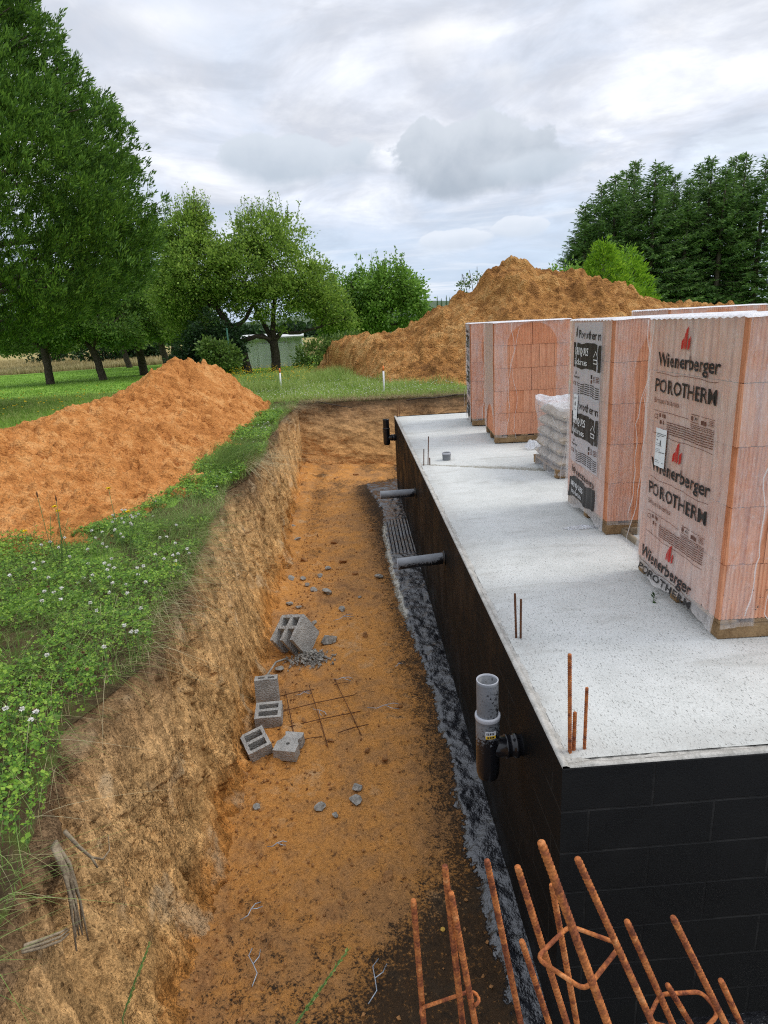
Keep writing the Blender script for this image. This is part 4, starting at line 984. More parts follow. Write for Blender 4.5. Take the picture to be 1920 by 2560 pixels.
def tee_pipe(y, top, bottom, xr, r_, branch_z, label, tarall=False, sticker=True):
    e = empty('vent_pipe', (xr, y, bottom), label, 'pipe', 'upright pipes on bends outside the wall')
    H = top - bottom; bz = branch_z - bottom; up_ = Vector((0, 0, 1))
    r2 = r_ * 1.1
    # socket body with closed bottom bend
    hs = [0, .012, .03, .06] + list(np.linspace(.09, bz + .16, 14))
    prof = [(r2 * .15, -.006), (r2 * .62, -.004), (r2 * .86, .006), (r2 * .97, .03)] + [(r2, h) for h in hs[3:]] + [(r2 * 1.05, bz + .165), (r2 * 1.05, bz + .185), (r_, bz + .185)]
    mb = MB(); mb.lathe(prof, (0, 0, 0), up_, 36)
    me = tarred(mb.mesh('socket'), lambda c: np.clip(.95 - .62 * sst(bz - .05, bz + .16, c[:, 2]) + (.4 if tarall else 0) + .1 * c[:, 0] / r_, 0, 1)); link('socket', me, M['pipe'], e)
    rim_ = MB(); rim_.lathe([(r2 * 1.055, bz + .166), (r2 * 1.075, bz + .17), (r2 * 1.075, bz + .18), (r2 * 1.055, bz + .187), (r_ * 1.0, bz + .188)], (0, 0, 0), up_, 36); rim_.build('collar', M['wall2'] if tarall else M['piperim'], e)
    mb = MB(); mb.lathe([(r_, h) for h in np.linspace(bz + .15, H, 16)] + [(r_ * .93, H), (r_ * .93, bz + .2), (r_ * .3, bz + .19)], (0, 0, 0), up_, 36)
    me = tarred(mb.mesh('riser'), lambda c: np.clip(.36 + (.6 if tarall else 0) + .14 * c[:, 0] / r_ - .1 * sst(H - .1, H, c[:, 2]), 0, 1)); link('riser', me, M['pipe'], e)
    rm = MB(); rm.lathe([(r_ * 1.003, H - .001), (r_ * 1.003, H + .002), (r_ * .92, H + .002), (r_ * .92, H - .008)], (0, 0, 0), up_, 36); rm.build('rim', M['wall2'] if tarall else M['piperim'], e)
    # branch to the wall
    mb = MB(); Lb = -xr
    mb.lathe([(r_ * .95, .02), (r_ * .95, Lb * .5), (r2, Lb * .5 + .002), (r2, Lb * .5 + .012), (r_ * 1.0, Lb * .5 + .016), (r_ * 1.0, Lb * .75), (r2 * 1.02, Lb * .75 + .004), (r2 * 1.02, Lb * .75 + .02), (r_, Lb * .75 + .024), (r_ * 1.02, Lb)], (0, 0, bz), Vector((1, 0, 0)), 32)
    me = tarred(mb.mesh('branch'), lambda c: c[:, 0] * 0 + 1.0); link('branch', me, M['pipe'], e)
    if sticker:
        # small curved label
        def arc(z0, z1, a0, a1, m, nm, off, par):
            aa = np.linspace(a0, a1, 9); V = []; F = []
            for a in aa:
                for zz_ in (z0, z1): V.append(((r2 + off) * math.cos(a), (r2 + off) * math.sin(a), zz_))
            for i in range(8): F.append((2 * i, 2 * i + 2, 2 * i + 3, 2 * i + 1))
            b = MB(); b.add(V, F, True); return b.build(nm, m, par)
        a0 = rad(-112); lb = arc(bz + .085, bz + .125, a0, a0 + .9, M['paper'], 'sticker', .001, e)
        arc(bz + .086, bz + .103, a0 + .02, a0 + .88, M['yellow'], 'ink_band', .0018, lb)
        for k in range(5): arc(bz + .107, bz + .120, a0 + .08 + k * .14, a0 + .17 + k * .14, M['print_black'], 'ink_letter', .0018, lb)
        for k in range(3): arc(bz + .090, bz + .099, a0 + .15 + k * .2, a0 + .29 + k * .2, M['print_black'], 'ink_letter', .0025, lb)
    return e
tee_pipe(.60, .035, -.50, -.165, .0515, -.335, 'upright grey pipe with a yellow sticker on a black tarred elbow near the slab corner')
tee_pipe(9.85, -.02, -.50, -.17, .058, -.37, 'black tarred upright pipe on an elbow at the far corner of the foundation', tarall=True, sticker=False)

# short capped stub in the slab
e = empty('slab_pipe_stub', (.39, 5.83, -.01), 'short cut grey pipe stub rising from the far part of the slab', 'pipe')
mb = MB(); mb.lathe([(.05, 0), (.052, .05), (.055, .075), (.055, .095), (.05, .095), (.05, .01), (.01, .01)], (0, 0, 0), (0, 0, 1), 28)
link('tube', tarred(mb.mesh('tube'), lambda c: c[:, 2] * 0 + .22), M['pipe'], e)
mb = MB(); mb.lathe([(.056, .074), (.058, .08), (.058, .094), (.052, .098), (.049, .094)], (0, 0, 0), (0, 0, 1), 28); mb.build('rim', M['piperim'], e)

# ================================================================== reinforcement bars
def rebar(name, a, b, r_, m, parent=None, ribs=True, n=10):
    a, b = Vector(a), Vector(b); L_ = (b - a).length; d_ = (b - a).normalized()
    pts = []; rr = []
    fine = min(L_, .75) if ribs else 0
    pts.append(a); rr.append(r_ * .9); pts.append(a + d_ * r_ * .15); rr.append(r_ * .97)
    s_ = r_ * 1.1
    while s_ < fine:
        pts.append(a + d_ * s_); rr.append(r_ * .95); pts.append(a + d_ * (s_ + .0028)); rr.append(r_ * 1.14); pts.append(a + d_ * (s_ + .0052)); rr.append(r_ * .95); s_ += .0092
    if L_ > fine: pts.append(b); rr.append(r_ * .97)
    mb = MB(); mb.tube(pts, rr, n); return mb.build(name, m, parent)
STUB = [(.12, 5.54, .35, .006, .02, 'tall thin rusty bar of the pair standing at the slab joint'), (.07, 5.55, .20, .006, .01, 'short thin rusty bar at the slab joint next to the wall rim'), (.145, 5.54, .09, .007, 0, 'lowest stub of bar beside the tall one at the slab joint'),
        (.085, 1.05, .26, .006, -.01, 'left bar of the dark rusty pair standing halfway along the slab edge'), (.105, 1.04, .23, .006, .0, 'right bar of the dark rusty pair standing halfway along the slab edge'),
        (.06, .09, .43, .0075, -.015, 'tallest rusty bar rising from the near corner of the slab'), (.077, .10, .17, .0075, 0, 'short stub tied against the tallest bar at the near slab corner'), (.12, .10, .275, .0065, 0, 'rusty bar standing alone just right of the near slab corner'),
        (.06, 10.0, .22, .005, 0, 'left thin bar at the far corner of the slab'), (.10, 10.0, .38, .005, 0, 'right thin bar at the far corner of the slab')]
for x, y, h, r_, dx, lab in STUB:
    o = rebar('steel_bar', (dx, 0, h), (0, 0, -.05), r_, M['rust'] if y < .5 else M['rustdark'], None); o.location = (x, y, 0)
    tag(o, lab, 'steel bar', 'bars standing up from the slab')

# three bar cages in the foreground
def loop(corners, r_, rnd=.018, extra=None):
    pts = []
    n_ = len(corners)
    for i in range(n_):
        p0, p1, p2 = Vector(corners[i - 1]), Vector(corners[i]), Vector(corners[(i + 1) % n_])
        a = p1 + (p0 - p1).normalized() * rnd; c = p1 + (p2 - p1).normalized() * rnd
        for k in range(5):
            t = k / 4; pts.append((1 - t) ** 2 * a + 2 * t * (1 - t) * p1 + t * t * c)
    pts.append(pts[0])
    return pts
def cage(lab, bars, loops, tail=()):
    b0 = bars[0][0]; base = Vector((sum(b[0][0] for b in bars) / len(bars), sum(b[0][1] for b in bars) / len(bars), ZF))
    e = empty('bar_cage', base, lab, 'rebar cage', 'rusty bar cages in the foreground')
    for top, low, r_ in bars:
        top, low = Vector(top), Vector(low); d_ = (low - top); end = top + d_ * ((ZF - top.z) / d_.z)
        rebar('bar', top - base, end - base, r_, M['rust'], e)
    for pts, r_ in loops:
        mb = MB(); mb.tube([Vector(p) - base for p in pts], r_, 8); mb.build('stirrup', M['rust'], e)
    return e
Y1 = -.95
cage('rusty bar cage with two uprights and one stirrup, left of the others in the foreground',
     [((-.64, Y1, .46), (-.63, Y1, .10), .0063), ((-.57, Y1, .545), (-.54, Y1, .09), .0068), ((-.56, Y1 - .012, .485), (-.51, Y1 - .012, .08), .0068)],
     [(loop([(-.643, -.965, .165), (-.51, -.94, .175), (-.497, -.965, .17), (-.62, -.995, .15)], .004)[:-6], .0042)])
cage('tall rusty bar cage with a diamond shaped stirrup in the middle of the foreground',
     [((-.47, -.9, .50), (-.39, -.9, 0), .0068), ((-.39, -.9, .26), (-.32, -.9, -.01), .0068), ((-.44, -1.05, .63), (-.33, -1.05, .20), .0065), ((-.44, -1.2, .83), (-.31, -1.2, .41), .0070), ((-.355, -1.0, .525), (-.29, -1.0, .13), .0062), ((-.36, -1.15, .74), (-.20, -1.15, .33), .0062)],
     [(loop([(-.412, -1.09, .445), (-.33, -1.04, .46), (-.243, -1.09, .46), (-.335, -1.15, .43)], .004), .0045)])
cage('rusty bar cage with an oval stirrup at the lower right corner of the view',
     [((-.24, -1.1, .53), (-.13, -1.1, .25), .0062), ((-.15, -1.1, .53), (-.02, -1.1, .24), .0062), ((-.09, -1.0, .22), (-.03, -1.0, .10), .0062), ((.03, -1.0, .22), (.09, -1.0, .08), .0065)],
     [(loop([(-.145, -1.03, .16), (-.10, -.99, .18), (.0, -.985, .17), (.022, -1.02, .15), (-.04, -1.055, .14)], .004), .0045)])

# stakes
for x, y, lab in ((-2.73, 15.9, 'white survey stake with an orange tip standing in tall grass left of the trench end'), (.02, 14.34, 'white survey stake with an orange tip standing in front of the brown mound')):
    e = empty('survey_stake', (x, y, float(gz(x, y)) - .05), lab, 'stake', 'white survey stakes')
    mb = MB(); mb.tube([(0, 0, 0), (.01, 0, .62)], .022, 10); mb.build('post', M['white'], e)
    mb = MB(); mb.tube([(.01, 0, .622), (.013, 0, .74)], [.023, .020], 10); mb.build('painted_tip', M['orange'], e)
# roots in the far bank and dry root wood in the near bank
for pts, r_, lab in (([(.45, 12.72, -.02), (.75, 12.68, .02), (1.1, 12.66, .01), (1.6, 12.64, .05), (1.9, 12.66, .03)], .018, 'long thin root poking level out of the far bank'), ([(-1.6, 12.9, .05), (-1.2, 12.8, -.04), (-.8, 12.75, -.12)], .014, 'thin root hanging down the far bank on the left')):
    o = link('root', MB().tube(pts, [r_] * (len(pts) - 1) + [r_ * .4], 7).mesh('root'), M['bark']); tag(o, lab, 'root')

# ================================================================== brick pallets
def brick_mesh():
    """.496 x .196 x .296, fine ribs on the long faces, wide channels on the ends"""
    l, w, h = .2485, .0985, .148
    pts = []
    n = 24; g = 2 * l / n                       # long face (-y)
    for k in range(n):
        x = -l + k * g
        pts += [(x + g * .12, -w), (x + g * .62, -w), (x + g * .74, -w + .0045), (x + g * .98, -w + .0045)]
    ends = [(-w, 0), (-w * .78, 0), (-w * .76, .004), (-w * .55, .004), (-w * .53, 0), (-w * .28, 0), (-w * .25, .012), (w * .02, .012), (w * .05, 0), (w * .42, 0), (w * .44, .004), (w * .60, .004), (w * .62, 0), (w * .8, 0), (w * .82, .004), (w * .95, .004)]
    for y, d_ in ends: pts.append((l - d_, y))
    for k in range(n):
        x = l - k * g
        pts += [(x - g * .12, w), (x - g * .62, w), (x - g * .74, w - .0045), (x - g * .98, w - .0045)]
    for y, d_ in ends: pts.append((-l + d_, -y))
    V = [(a, b, -h) for a, b in pts] + [(a, b, h) for a, b in pts]; m_ = len(pts)
    F = [(i, (i + 1) % m_, (i + 1) % m_ + m_, i + m_) for i in range(m_)] + [tuple(range(m_ - 1, -1, -1)), tuple(range(m_, 2 * m_))]
    mb = MB(); mb.add(V, F); me = mb.mesh('hollow_brick'); me.materials.append(M['brick']); return me
BRICK = brick_mesh()
def text_mesh(s, width, height, weight=0.0, align='LEFT'):
    """mesh of text scaled to width x cap height, origin at lower left"""
    c = bpy.data.curves.new('t', 'FONT'); c.body = s; c.size = 1; c.offset = weight; c.resolution_u = 2; c.space_character = 1.0 + weight * 1.5
    o = bpy.data.objects.new('t', c); COL.objects.link(o)
    dg = bpy.context.evaluated_depsgraph_get(); me = bpy.data.meshes.new_from_object(o.evaluated_get(dg))
    bpy.data.objects.remove(o); bpy.data.curves.remove(c)
    n = len(me.vertices); co = np.empty(n * 3, np.float32); me.vertices.foreach_get('co', co); co = co.reshape(-1, 3)
    x0, x1 = co[:, 0].min(), co[:, 0].max()
    co[:, 0] = (co[:, 0] - x0) / (x1 - x0) * width; co[:, 1] = co[:, 1] / .73 * height
    F = [tuple(p.vertices) for p in me.polygons]; bpy.data.meshes.remove(me)
    return co[:, :2].astype(float), F
def rect_uv(u0, v0, u1, v1, nu=8, nv=4, wob=0.0, seed=0):
    U, Vv = np.meshgrid(np.linspace(u0, u1, nu + 1), np.linspace(v0, v1, nv + 1), indexing='ij')
    if wob: Vv = Vv + wob * np.sin(U * 14 + seed) + wob * .5 * np.sin(U * 31 + seed * 2)
    return np.stack([U, Vv], -1).reshape(-1, 2), [tuple(f) for f in grid_idx(nu + 1, nv + 1)]
WR_S = {}
def film_disp(u, v, w, h, seed, flare):
    d = .006 * fbm(u * 7, v * 3, seed, 4, .55, 300) + .008 * fbm(u * 2.3, v * 1.3, seed, 3, .5, 301) + .0025 * np.sin(u * 2 * PI / .066)
    d = d + flare * (sst(.30, .0, v) ** 2) * (.35 + .65 * sst(.9 * w, 0, u))
    return np.maximum(d, -.006) + .016
def pallet(loc, rz, label, kind, w=1.0, dpt=1.0, h=1.615, seed=1, style='big', hide_rows=None, arch=False, flare=.05):
    """kind: printed side faces -x. local origin: near left corner; x to the right, y away"""
    e = empty('brick_pallet', loc, label, 'brick pallet', 'film wrapped pallets of clay bricks on the slab', rz)
    r = np.random.RandomState(seed)
    # wooden base
    base = link('wooden_base', None, None, e) if False else None
    for k, yy_ in enumerate((.045, dpt * .5, dpt - .045)):
        b = MB(); b.box((w / 2, yy_, .045), (w - .01, .085, .086), bev=.006); b.build('runner', M['wood'], e)
    b = MB()
    for k in range(6): b.box((.05 + k * (w - .1) / 5, dpt / 2, .099), (.095, dpt, .019), bev=.003)
    b.build('deck_boards', M['wood'], e)
    z0 = .110
    for row in range(5):
        lng = (row % 2 == 0)
        for i in range(2):
            for j in range(5):
                if lng: x, y, q = .25 + .5 * i, .1 + .2 * j, 0.0
                else: x, y, q = .1 + .2 * j, .25 + .5 * i, PI / 2
                x += (w - 1) / 2; y += (dpt - 1) / 2
                o = link('hollow_brick', BRICK, None, e)
                o.location = (x + r.uniform(-.003, .003), y + r.uniform(-.003, .003), z0 + .15 + row * .2995)
                o.rotation_euler = (0, 0, q + r.uniform(-.006, .006) + (PI if r.rand() < .5 else 0))
    top = z0 + 1.5
    # ---- film: printed left side
    nu, nv = 90, 150
    uu = np.linspace(0, 1, nu); vv = np.linspace(0, 1, nv)
    U, Vv = np.meshgrid(uu * dpt, vv, indexing='ij')
    bot = .06 + .035 * fbm(U * 5, 0 * U, seed, 4, .6, 310) + .02 * np.sin(U * 9 + seed)
    Zl = bot + (top - bot) * Vv
    fl = flare
    def side_pos(u, z): # u: 0 = far end, dpt = near end
        d = film_disp(u, z, dpt, top, seed, fl)
        return np.stack([-d, dpt - u + .004, z], -1)
    A = side_pos(U, Zl); A[..., 1] += (fl * .6) * sst(.25, 0, Zl) * sst(.25, 0, U)
    cov = np.ones_like(U)
    if arch:
        cov = sst(.0, .04, Zl - (.10 + .38 * np.sqrt(np.clip(1 - ((U - .62 * dpt) / .36) ** 2, 0, 1))))
    film = link('printed_film', grid_mesh('side_film', A[..., 0], A[..., 1], Zl, attrs=dict(cover=cov)), M['film_side_cut'] if arch else M['film_side'], e)
    # ---- front film with an arched thin centre
    nu = 110
    U, Vv = np.meshgrid(np.linspace(0, w, nu), vv, indexing='ij')
    bot = .055 + .03 * fbm(U * 5, 0 * U, seed + 4, 4, .6, 311) + .02
    Zf = bot + (top - bot) * Vv
    d = .010 + .006 * fbm(U * 8, Zf * 2.5, seed, 4, .6, 320) + .014 * np.maximum(sst(.16, .02, U), sst(w - .16, w - .02, U)) * (1 + fbm(U * 20, Zf * 3, seed, 3, .5, 322)) * .6
    th = .42 + .10 * fbm(0 * U, Zf * 3, seed, 3, .5, 330)
    ed = np.minimum(U, w - U) - .16 - .035 * fbm(0 * U + 3, Zf * 2.4, seed, 4, .55, 331)
    rr = np.where(Zf > top - .34, .34 - np.hypot(np.maximum(.34 + .14 - np.minimum(U, w - U), 0), Zf - (top - .34)), .34)
    inner = np.minimum(ed, rr - .01)
    cov = 1 - sst(-.01, .02, inner)
    ridge = np.exp(-(inner / .012) ** 2) * .9
    cov = np.clip(cov + ridge * .7, 0, 1.5)
    link('front_film', grid_mesh('front_film', U, -d - .006 * ridge, Zf, attrs=dict(cover=cov)), M['film_front'], e)
    # ---- other two sides, plain
    U2, V2 = np.meshgrid(np.linspace(0, dpt, 30), np.linspace(.06, top, 40), indexing='ij')
    link('side_film', grid_mesh('right_film', w + .012 + .006 * fbm(U2 * 5, V2 * 2, seed, 3, .5, 340), U2, V2, attrs=dict(cover=np.ones_like(U2))), M['film_side'], e)
    U2, V2 = np.meshgrid(np.linspace(0, w, 30), np.linspace(.06, top, 40), indexing='ij')
    link('back_film', grid_mesh('back_film', U2, dpt + .012 + .006 * fbm(U2 * 5, V2 * 2, seed, 3, .5, 341), V2, attrs=dict(cover=np.ones_like(U2))), M['film_side'], e)
    # ---- cap
    U2, V2 = np.meshgrid(np.linspace(-.018, w + .014, 70), np.linspace(-.016, dpt + .014, 70), indexing='ij')
    zz = top + .006 + .004 * fbm(U2 * 6, V2 * 6, seed, 4, .6, 350) + .0035 * np.sin(V2 * 2 * PI / .066) * sst(.12, 0, U2)
    edge_ = np.minimum(np.minimum(U2 + .018, w + .014 - U2), np.minimum(V2 + .016, dpt + .014 - V2)); zz -= .012 * sst(.02, 0, edge_)
    link('film_cap', grid_mesh('film_cap', U2, V2, zz), M['film_top'], e)
    # ---- gathered folds: ropes of bunched film near the front corner
    def fold(pts, r_):
        P = [Vector(p) for p in pts]; out = []
        for i in range(len(P) - 1):
            for k in range(8):
                t = k / 8; q = P[i].lerp(P[i + 1], t)
                out.append(q + Vector((.008 * math.sin(i * 5 + k * .9 + seed), -.004 + .003 * math.sin(k * 1.7), 0)))
        out.append(P[-1]); b = MB(); b.tube(out, [r_ * (.6 + .5 * abs(math.sin(k * .63 + seed))) for k in range(len(out))], 6); b.build('film_fold', M['film_fold'], e)
    fx = .16 if style == 'big' else .2
    fold([(fx + .02, -.020, top - .02), (fx + .06, -.022, top - .35), (fx - .02, -.022, top - .75), (fx, -.022, top - 1.15), (fx - .04, -.022, .14)], .0035)
    fold([(fx + .14, -.018, top - .06), (fx + .02, -.022, top - .55), (fx + .10, -.022, top - 1.0), (fx + .06, -.024, .16), (fx + .10, -.03, .06)], .0025)
    fold([(-.015, dpt * .96, top), (-.028, dpt * .95, top - .5), (-.03, dpt * .97, .6), (-.05 - flare * .7, dpt * 1.0, .2)], .0025)
    # ---- printing on the side film
    def put(co, F, name, m, off=.0055, par=film):
        u = co[:, 0]; z = co[:, 1]; P = side_pos(u, z); P[:, 0] -= off
        mb = MB(); mb.add([tuple(p) for p in P], F); return mb.build(name, m, par)
    def text(s, u0, u1, z, hgt, weight, m, nm='print_text', off=.0055, tilt=0.0):
        co, F = text_mesh(s, u1 - u0, hgt, weight); co[:, 0] += u0; co[:, 1] += z + tilt * (co[:, 0] - u0)
        return put(co, F, nm, m, off)
    def rect(u0, z0_, u1, z1, m, nm='print_block', off=.004, wob=0.0, sd=0):
        co, F = rect_uv(u0, z0_, u1, z1, 16, 3, wob, sd); return put(co, F, nm, m, off)
    def dashes(u0, u1, z, hgt, m, sd, gap=.004, wob=0.0, th_=1.0):
        rr_ = np.random.RandomState(sd); V = []; F = []; u = u0; k = 0
        while u < u1:
            ln = rr_.uniform(.006, .026); u2 = min(u + ln, u1)
            w0 = wob * math.sin(u * 14 + 1); w1 = wob * math.sin(u2 * 14 + 1)
            V += [(u, z + w0), (u2, z + w1), (u2, z + hgt + w1), (u, z + hgt + w0)]; F.append((k, k + 1, k + 2, k + 3)); k += 4; u = u2 + rr_.uniform(.5, 1.2) * gap
        return V, F
    def lines(u0, u1, zs, hgt, m, sd, wob=0.0, nm='fine_print'):
        AV = []; AF = []
        for i, z in enumerate(zs):
            V, F = dashes(u0, u1, z, hgt, m, sd + i, wob=wob); n_ = len(AV); AV += V; AF += [tuple(a + n_ for a in f) for f in F]
        return put(np.array(AV, float), AF, nm, m, .005)
    def rule(u0, u1, z, m, wob=.003, t=.0028, sd=0): return rect(u0, z, u1, z + t, m, 'print_rule', .005, wob, sd)
    def flame(uc, z, hgt, m):
        s = hgt; V = []; F = []
        for k, (dx, z0_, z1) in enumerate(((-.30, 0, .52), (-.10, .0, .78), (.10, .0, 1.0), (.32, .0, .60))):
            wd = .15 * s; x = uc + dx * s * .95; lean = .05 * s
            zt = z + z1 * s; zb = z + .06 * s
            V += [(x, zb - .06 * s), (x + wd, zb + .03 * s), (x + wd + lean, zt), (x + lean * .6, zt - .16 * s)]; F.append((4 * k, 4 * k + 1, 4 * k + 2, 4 * k + 3))
        put(np.array(V, float), F, 'flame_emblem', m)
    def sticker(u0, z0_, u1, z1):
        s_ = rect(u0, z0_, u1, z1, M['paper'], 'sticker', .009)
        H_ = z1 - z0_; W_ = u1 - u0
        def sub(co, F, nm, m): u = co[:, 0]; P = side_pos(u, co[:, 1]); P[:, 0] -= .011; b = MB(); b.add([tuple(p) for p in P], F); return b.build(nm, m, s_)
        AV = []; AF = []
        for i, (a, b_, f0, f1) in enumerate(((.10, .9, .86, .875), (.2, .8, .82, .832), (.1, .45, .78, .79), (.1, .6, .6, .608), (.1, .7, .55, .557), (.1, .5, .45, .458), (.1, .55, .41, .418), (.1, .6, .37, .376), (.1, .4, .15, .162), (.1, .5, .10, .108), (.75, .92, .12, .13))):
            V, F = dashes(u0 + a * W_, u0 + b_ * W_, z0_ + f0 * H_, (f1 - f0) * H_, None, 40 + i, .0025); n_ = len(AV); AV += V; AF += [tuple(q + n_ for q in f) for f in F]
        sub(np.array(AV, float), AF, 'fine_print', M['print_black'])
        co, F = text_mesh('CE', W_ * .16, H_ * .035, .01); co += np.array([u0 + W_ * .12, z0_ + H_ * .68]); sub(co, F, 'print_text', M['print_black'])
        co, F = rect_uv(u0 + W_ * .45, z0_ + H_ * .55, u0 + W_ * .56, z0_ + H_ * .70, 2, 2); sub(co, F, 'print_block', M['print_black'])
        co, F = rect_uv(u0 + W_ * .5, z0_ + H_ * .385, u0 + W_ * .92, z0_ + H_ * .40, 4, 1); sub(co, F, 'print_block', M['print_black'])
    if style == 'big':
        a, b_ = .14 * dpt, .83 * dpt
        for k, zb in enumerate((1.345, .725)):
            flame((a + b_) / 2 - .03, zb + .095, .125, M['print_red'])
            text('Wienerberger', a + .01, b_ + .01, zb, .078, .022, M['print_black'], tilt=-.01)
            rule(a, b_, zb - .045, M['print_thin'], .004, sd=k)
            text('POROTHERM', a, b_, zb - .15, .078, .019, M['print_black'], tilt=-.01)
            text('Briques Isolantes', a, a + .30, zb - .215, .034, .0, M['print_thin'])
            # class mark boxes
            rect(b_ - .25, zb - .232, b_ - .15, zb - .228, M['print_thin']); rect(b_ - .25, zb - .272, b_ - .15, zb - .269, M['print_thin'])
            text('A+', b_ - .20, b_ - .16, zb - .258, .02, .02, M['print_black']); rect(b_ - .245, zb - .262, b_ - .215, zb - .238, M['print_thin'])
            rect(b_ - .135, zb - .232, b_, zb - .2295, M['print_thin']); rect(b_ - .135, zb - .272, b_ - .08, zb - .25, M['print_thin'])
            lines(b_ - .06, b_ - .005, [zb - .242 - .008 * q for q in range(4)], .0035, M['print_thin'], 60)
            lines(b_ - .25, b_, [zb - .285 - .009 * q for q in range(3)], .004, M['print_thin'], 70)
            rule(a, b_, zb - .258 - .03, M['print_thin'], .002, sd=2 + k) if False else rule(a, b_ - .27, zb - .262, M['print_thin'], .002, sd=2 + k)
            text('CE', a + .01, a + .055, zb - .31, .03, .008, M['print_thin'])
            for q in range(3): rect(a + .075 + q * .03, zb - .295, a + .090 + q * .03, zb - .273, M['print_thin'])
            for q in range(2): rect(a + .085 + q * .035, zb - .335, a + .10 + q * .035, zb - .312, M['print_thin'])
            lines(a + .17, b_, [zb - .315 - .0125 * q for q in range(6)], .0055, M['print_thin'], 80 + k * 10, .002)
            rule(a, b_, zb - .40, M['print_thin'], .003, sd=5 + k)
        sticker(.19, .76, .335, .985)
        flame(.5 * dpt - .03, .235, .11, M['print_red'])
        text('Wienerberger', .10, .76, .155, .070, .022, M['print_black'], tilt=-.02)
        rule(.10, .78, .125, M['print_thin'], .006)
        text('POROTHERM', .13, .78, .072, .042, .018, M['print_black'], tilt=-.0)
    elif style in ('panel', 'panel_small'):
        a, b_ = .16 * dpt, .80 * dpt
        for k, zb in enumerate((1.43, .86)):
            rect(a - .03, zb - .43, b_ + .02, zb + .16, M['print_pale'], 'print_panel', .003)
            flame(a + .05, zb + .045, .095, M['print_black'])
            text('Porotherm', a + .10, b_ - .01, zb + .04, .066, .018, M['print_black'], tilt=-.02)
            rect(a - .02, zb - .20, b_ + .01, zb, M['print_black'], 'print_block', .0045, .006, k)
            text('BRIQUES', a + .02, a + .36, zb - .095, .062, .008, M['print_white'], off=.0075)
            text('isolantes', a + .01, a + .34, zb - .175, .052, .002, M['print_white'], off=.0075)
            # little house emblem
            co = np.array([(0, 0), (.10, 0), (.10, .035), (0, .035), (.008, .007), (.092, .007), (.092, .028), (.008, .028)], float) + np.array([b_ - .15, zb - .15])
            put(co, [(0, 1, 5, 4), (1, 2, 6, 5), (2, 3, 7, 6), (3, 0, 4, 7)], 'house_emblem', M['print_white'], .0075)
            co = np.array([(-.005, .05), (.05, .095), (.105, .05), (.105, .042), (.05, .085), (-.005, .042)], float) + np.array([b_ - .15, zb - .145])
            put(co, [(0, 5, 4, 1), (1, 4, 3, 2)], 'house_emblem', M['print_white'], .0075)
            lines(b_ - .142, b_ - .06, [zb - .14], .014, M['print_white'], 90) if False else None
            flame(a + .06, zb - .255, .03, M['print_black']); text('Wienerberger', a, a + .15, zb - .285, .020, .02, M['print_black'])
            rect(b_ - .19, zb - .265, b_ - .165, zb - .235, M['print_black']); rect(b_ - .19, zb - .30, b_ - .165, zb - .275, M['print_thin'])
            lines(b_ - .14, b_, [zb - .25 - .012 * q for q in range(4)], .006, M['print_thin'], 100)
            text('CE', a - .01, a + .04, zb - .345, .03, .005, M['print_thin'])
            for q in range(3): rect(a + .05 + q * .022, zb - .35, a + .062 + q * .022, zb - .315, M['print_thin'])
            for q in range(6): rule(a + .13, b_, zb - .325 - .016 * q, M['print_black'], .006, .006, sd=q * .12)
        sticker(a + .02, .80, a + .14, 1.01)
        flame(a + .04, .335, .075, M['print_black']); text('Porotherm', a + .08, b_ - .04, .325, .06, .014, M['print_black'], tilt=-.03)
        rect(a - .02, .12, b_ - .02, .295, M['print_black'], 'print_block', .0045, .012, 3)
        text('BRIQUES', a + .02, a + .34, .215, .045, .008, M['print_white'], off=.0075, tilt=-.04); text('isolantes', a + .06, a + .32, .155, .04, .002, M['print_white'], off=.0075, tilt=-.04)
    return e
M['film_side_cut'] = filmmat('hazy_film_cut', .40, .56, (.74, .70, .66), wr=.35)
nt_ = M['film_side_cut'].node_tree
# film missing where the arch is open
p_ = [n for n in nt_.nodes if n.type == 'BSDF_PRINCIPLED'][0]; src = p_.inputs['Alpha'].links[0].from_socket
at_ = nt_.nodes.new('ShaderNodeAttribute'); at_.attribute_name = 'cover'; mu = nt_.nodes.new('ShaderNodeMath'); mu.operation = 'MULTIPLY'
nt_.links.new(src, mu.inputs[0]); nt_.links.new(at_.outputs['Fac'], mu.inputs[1]); nt_.links.new(mu.outputs[0], p_.inputs['Alpha'])

pallet((1.085, .875, 0), rad(-1), 'nearest pallet of orange clay bricks, film printed with large black lettering and red flames', 'a', seed=1, style='big', flare=.05)
pallet((1.165, 2.60, 0), rad(-1.5), 'second pallet of orange clay bricks, film printed with black panels and a torn hem', 'b', seed=2, style='panel', flare=.03)
pallet((1.185, 6.70, 0), rad(-4.5), 'plain hazy wrapped brick pallet on the far slab with an arched opening showing bright ribs', 'c', seed=3, style='plain', arch=True, flare=.0)
pallet((1.17, 8.35, 0), rad(-6), 'far left brick pallet at the back edge of the slab with small black print', 'd', seed=4, style='panel', flare=.02)
pallet((2.60, 4.75, 0), rad(-2), 'pallet of bricks behind the second one, only its pale top showing above', 'e', seed=5, style='plain', h=1.66, flare=.0).location.z = .05

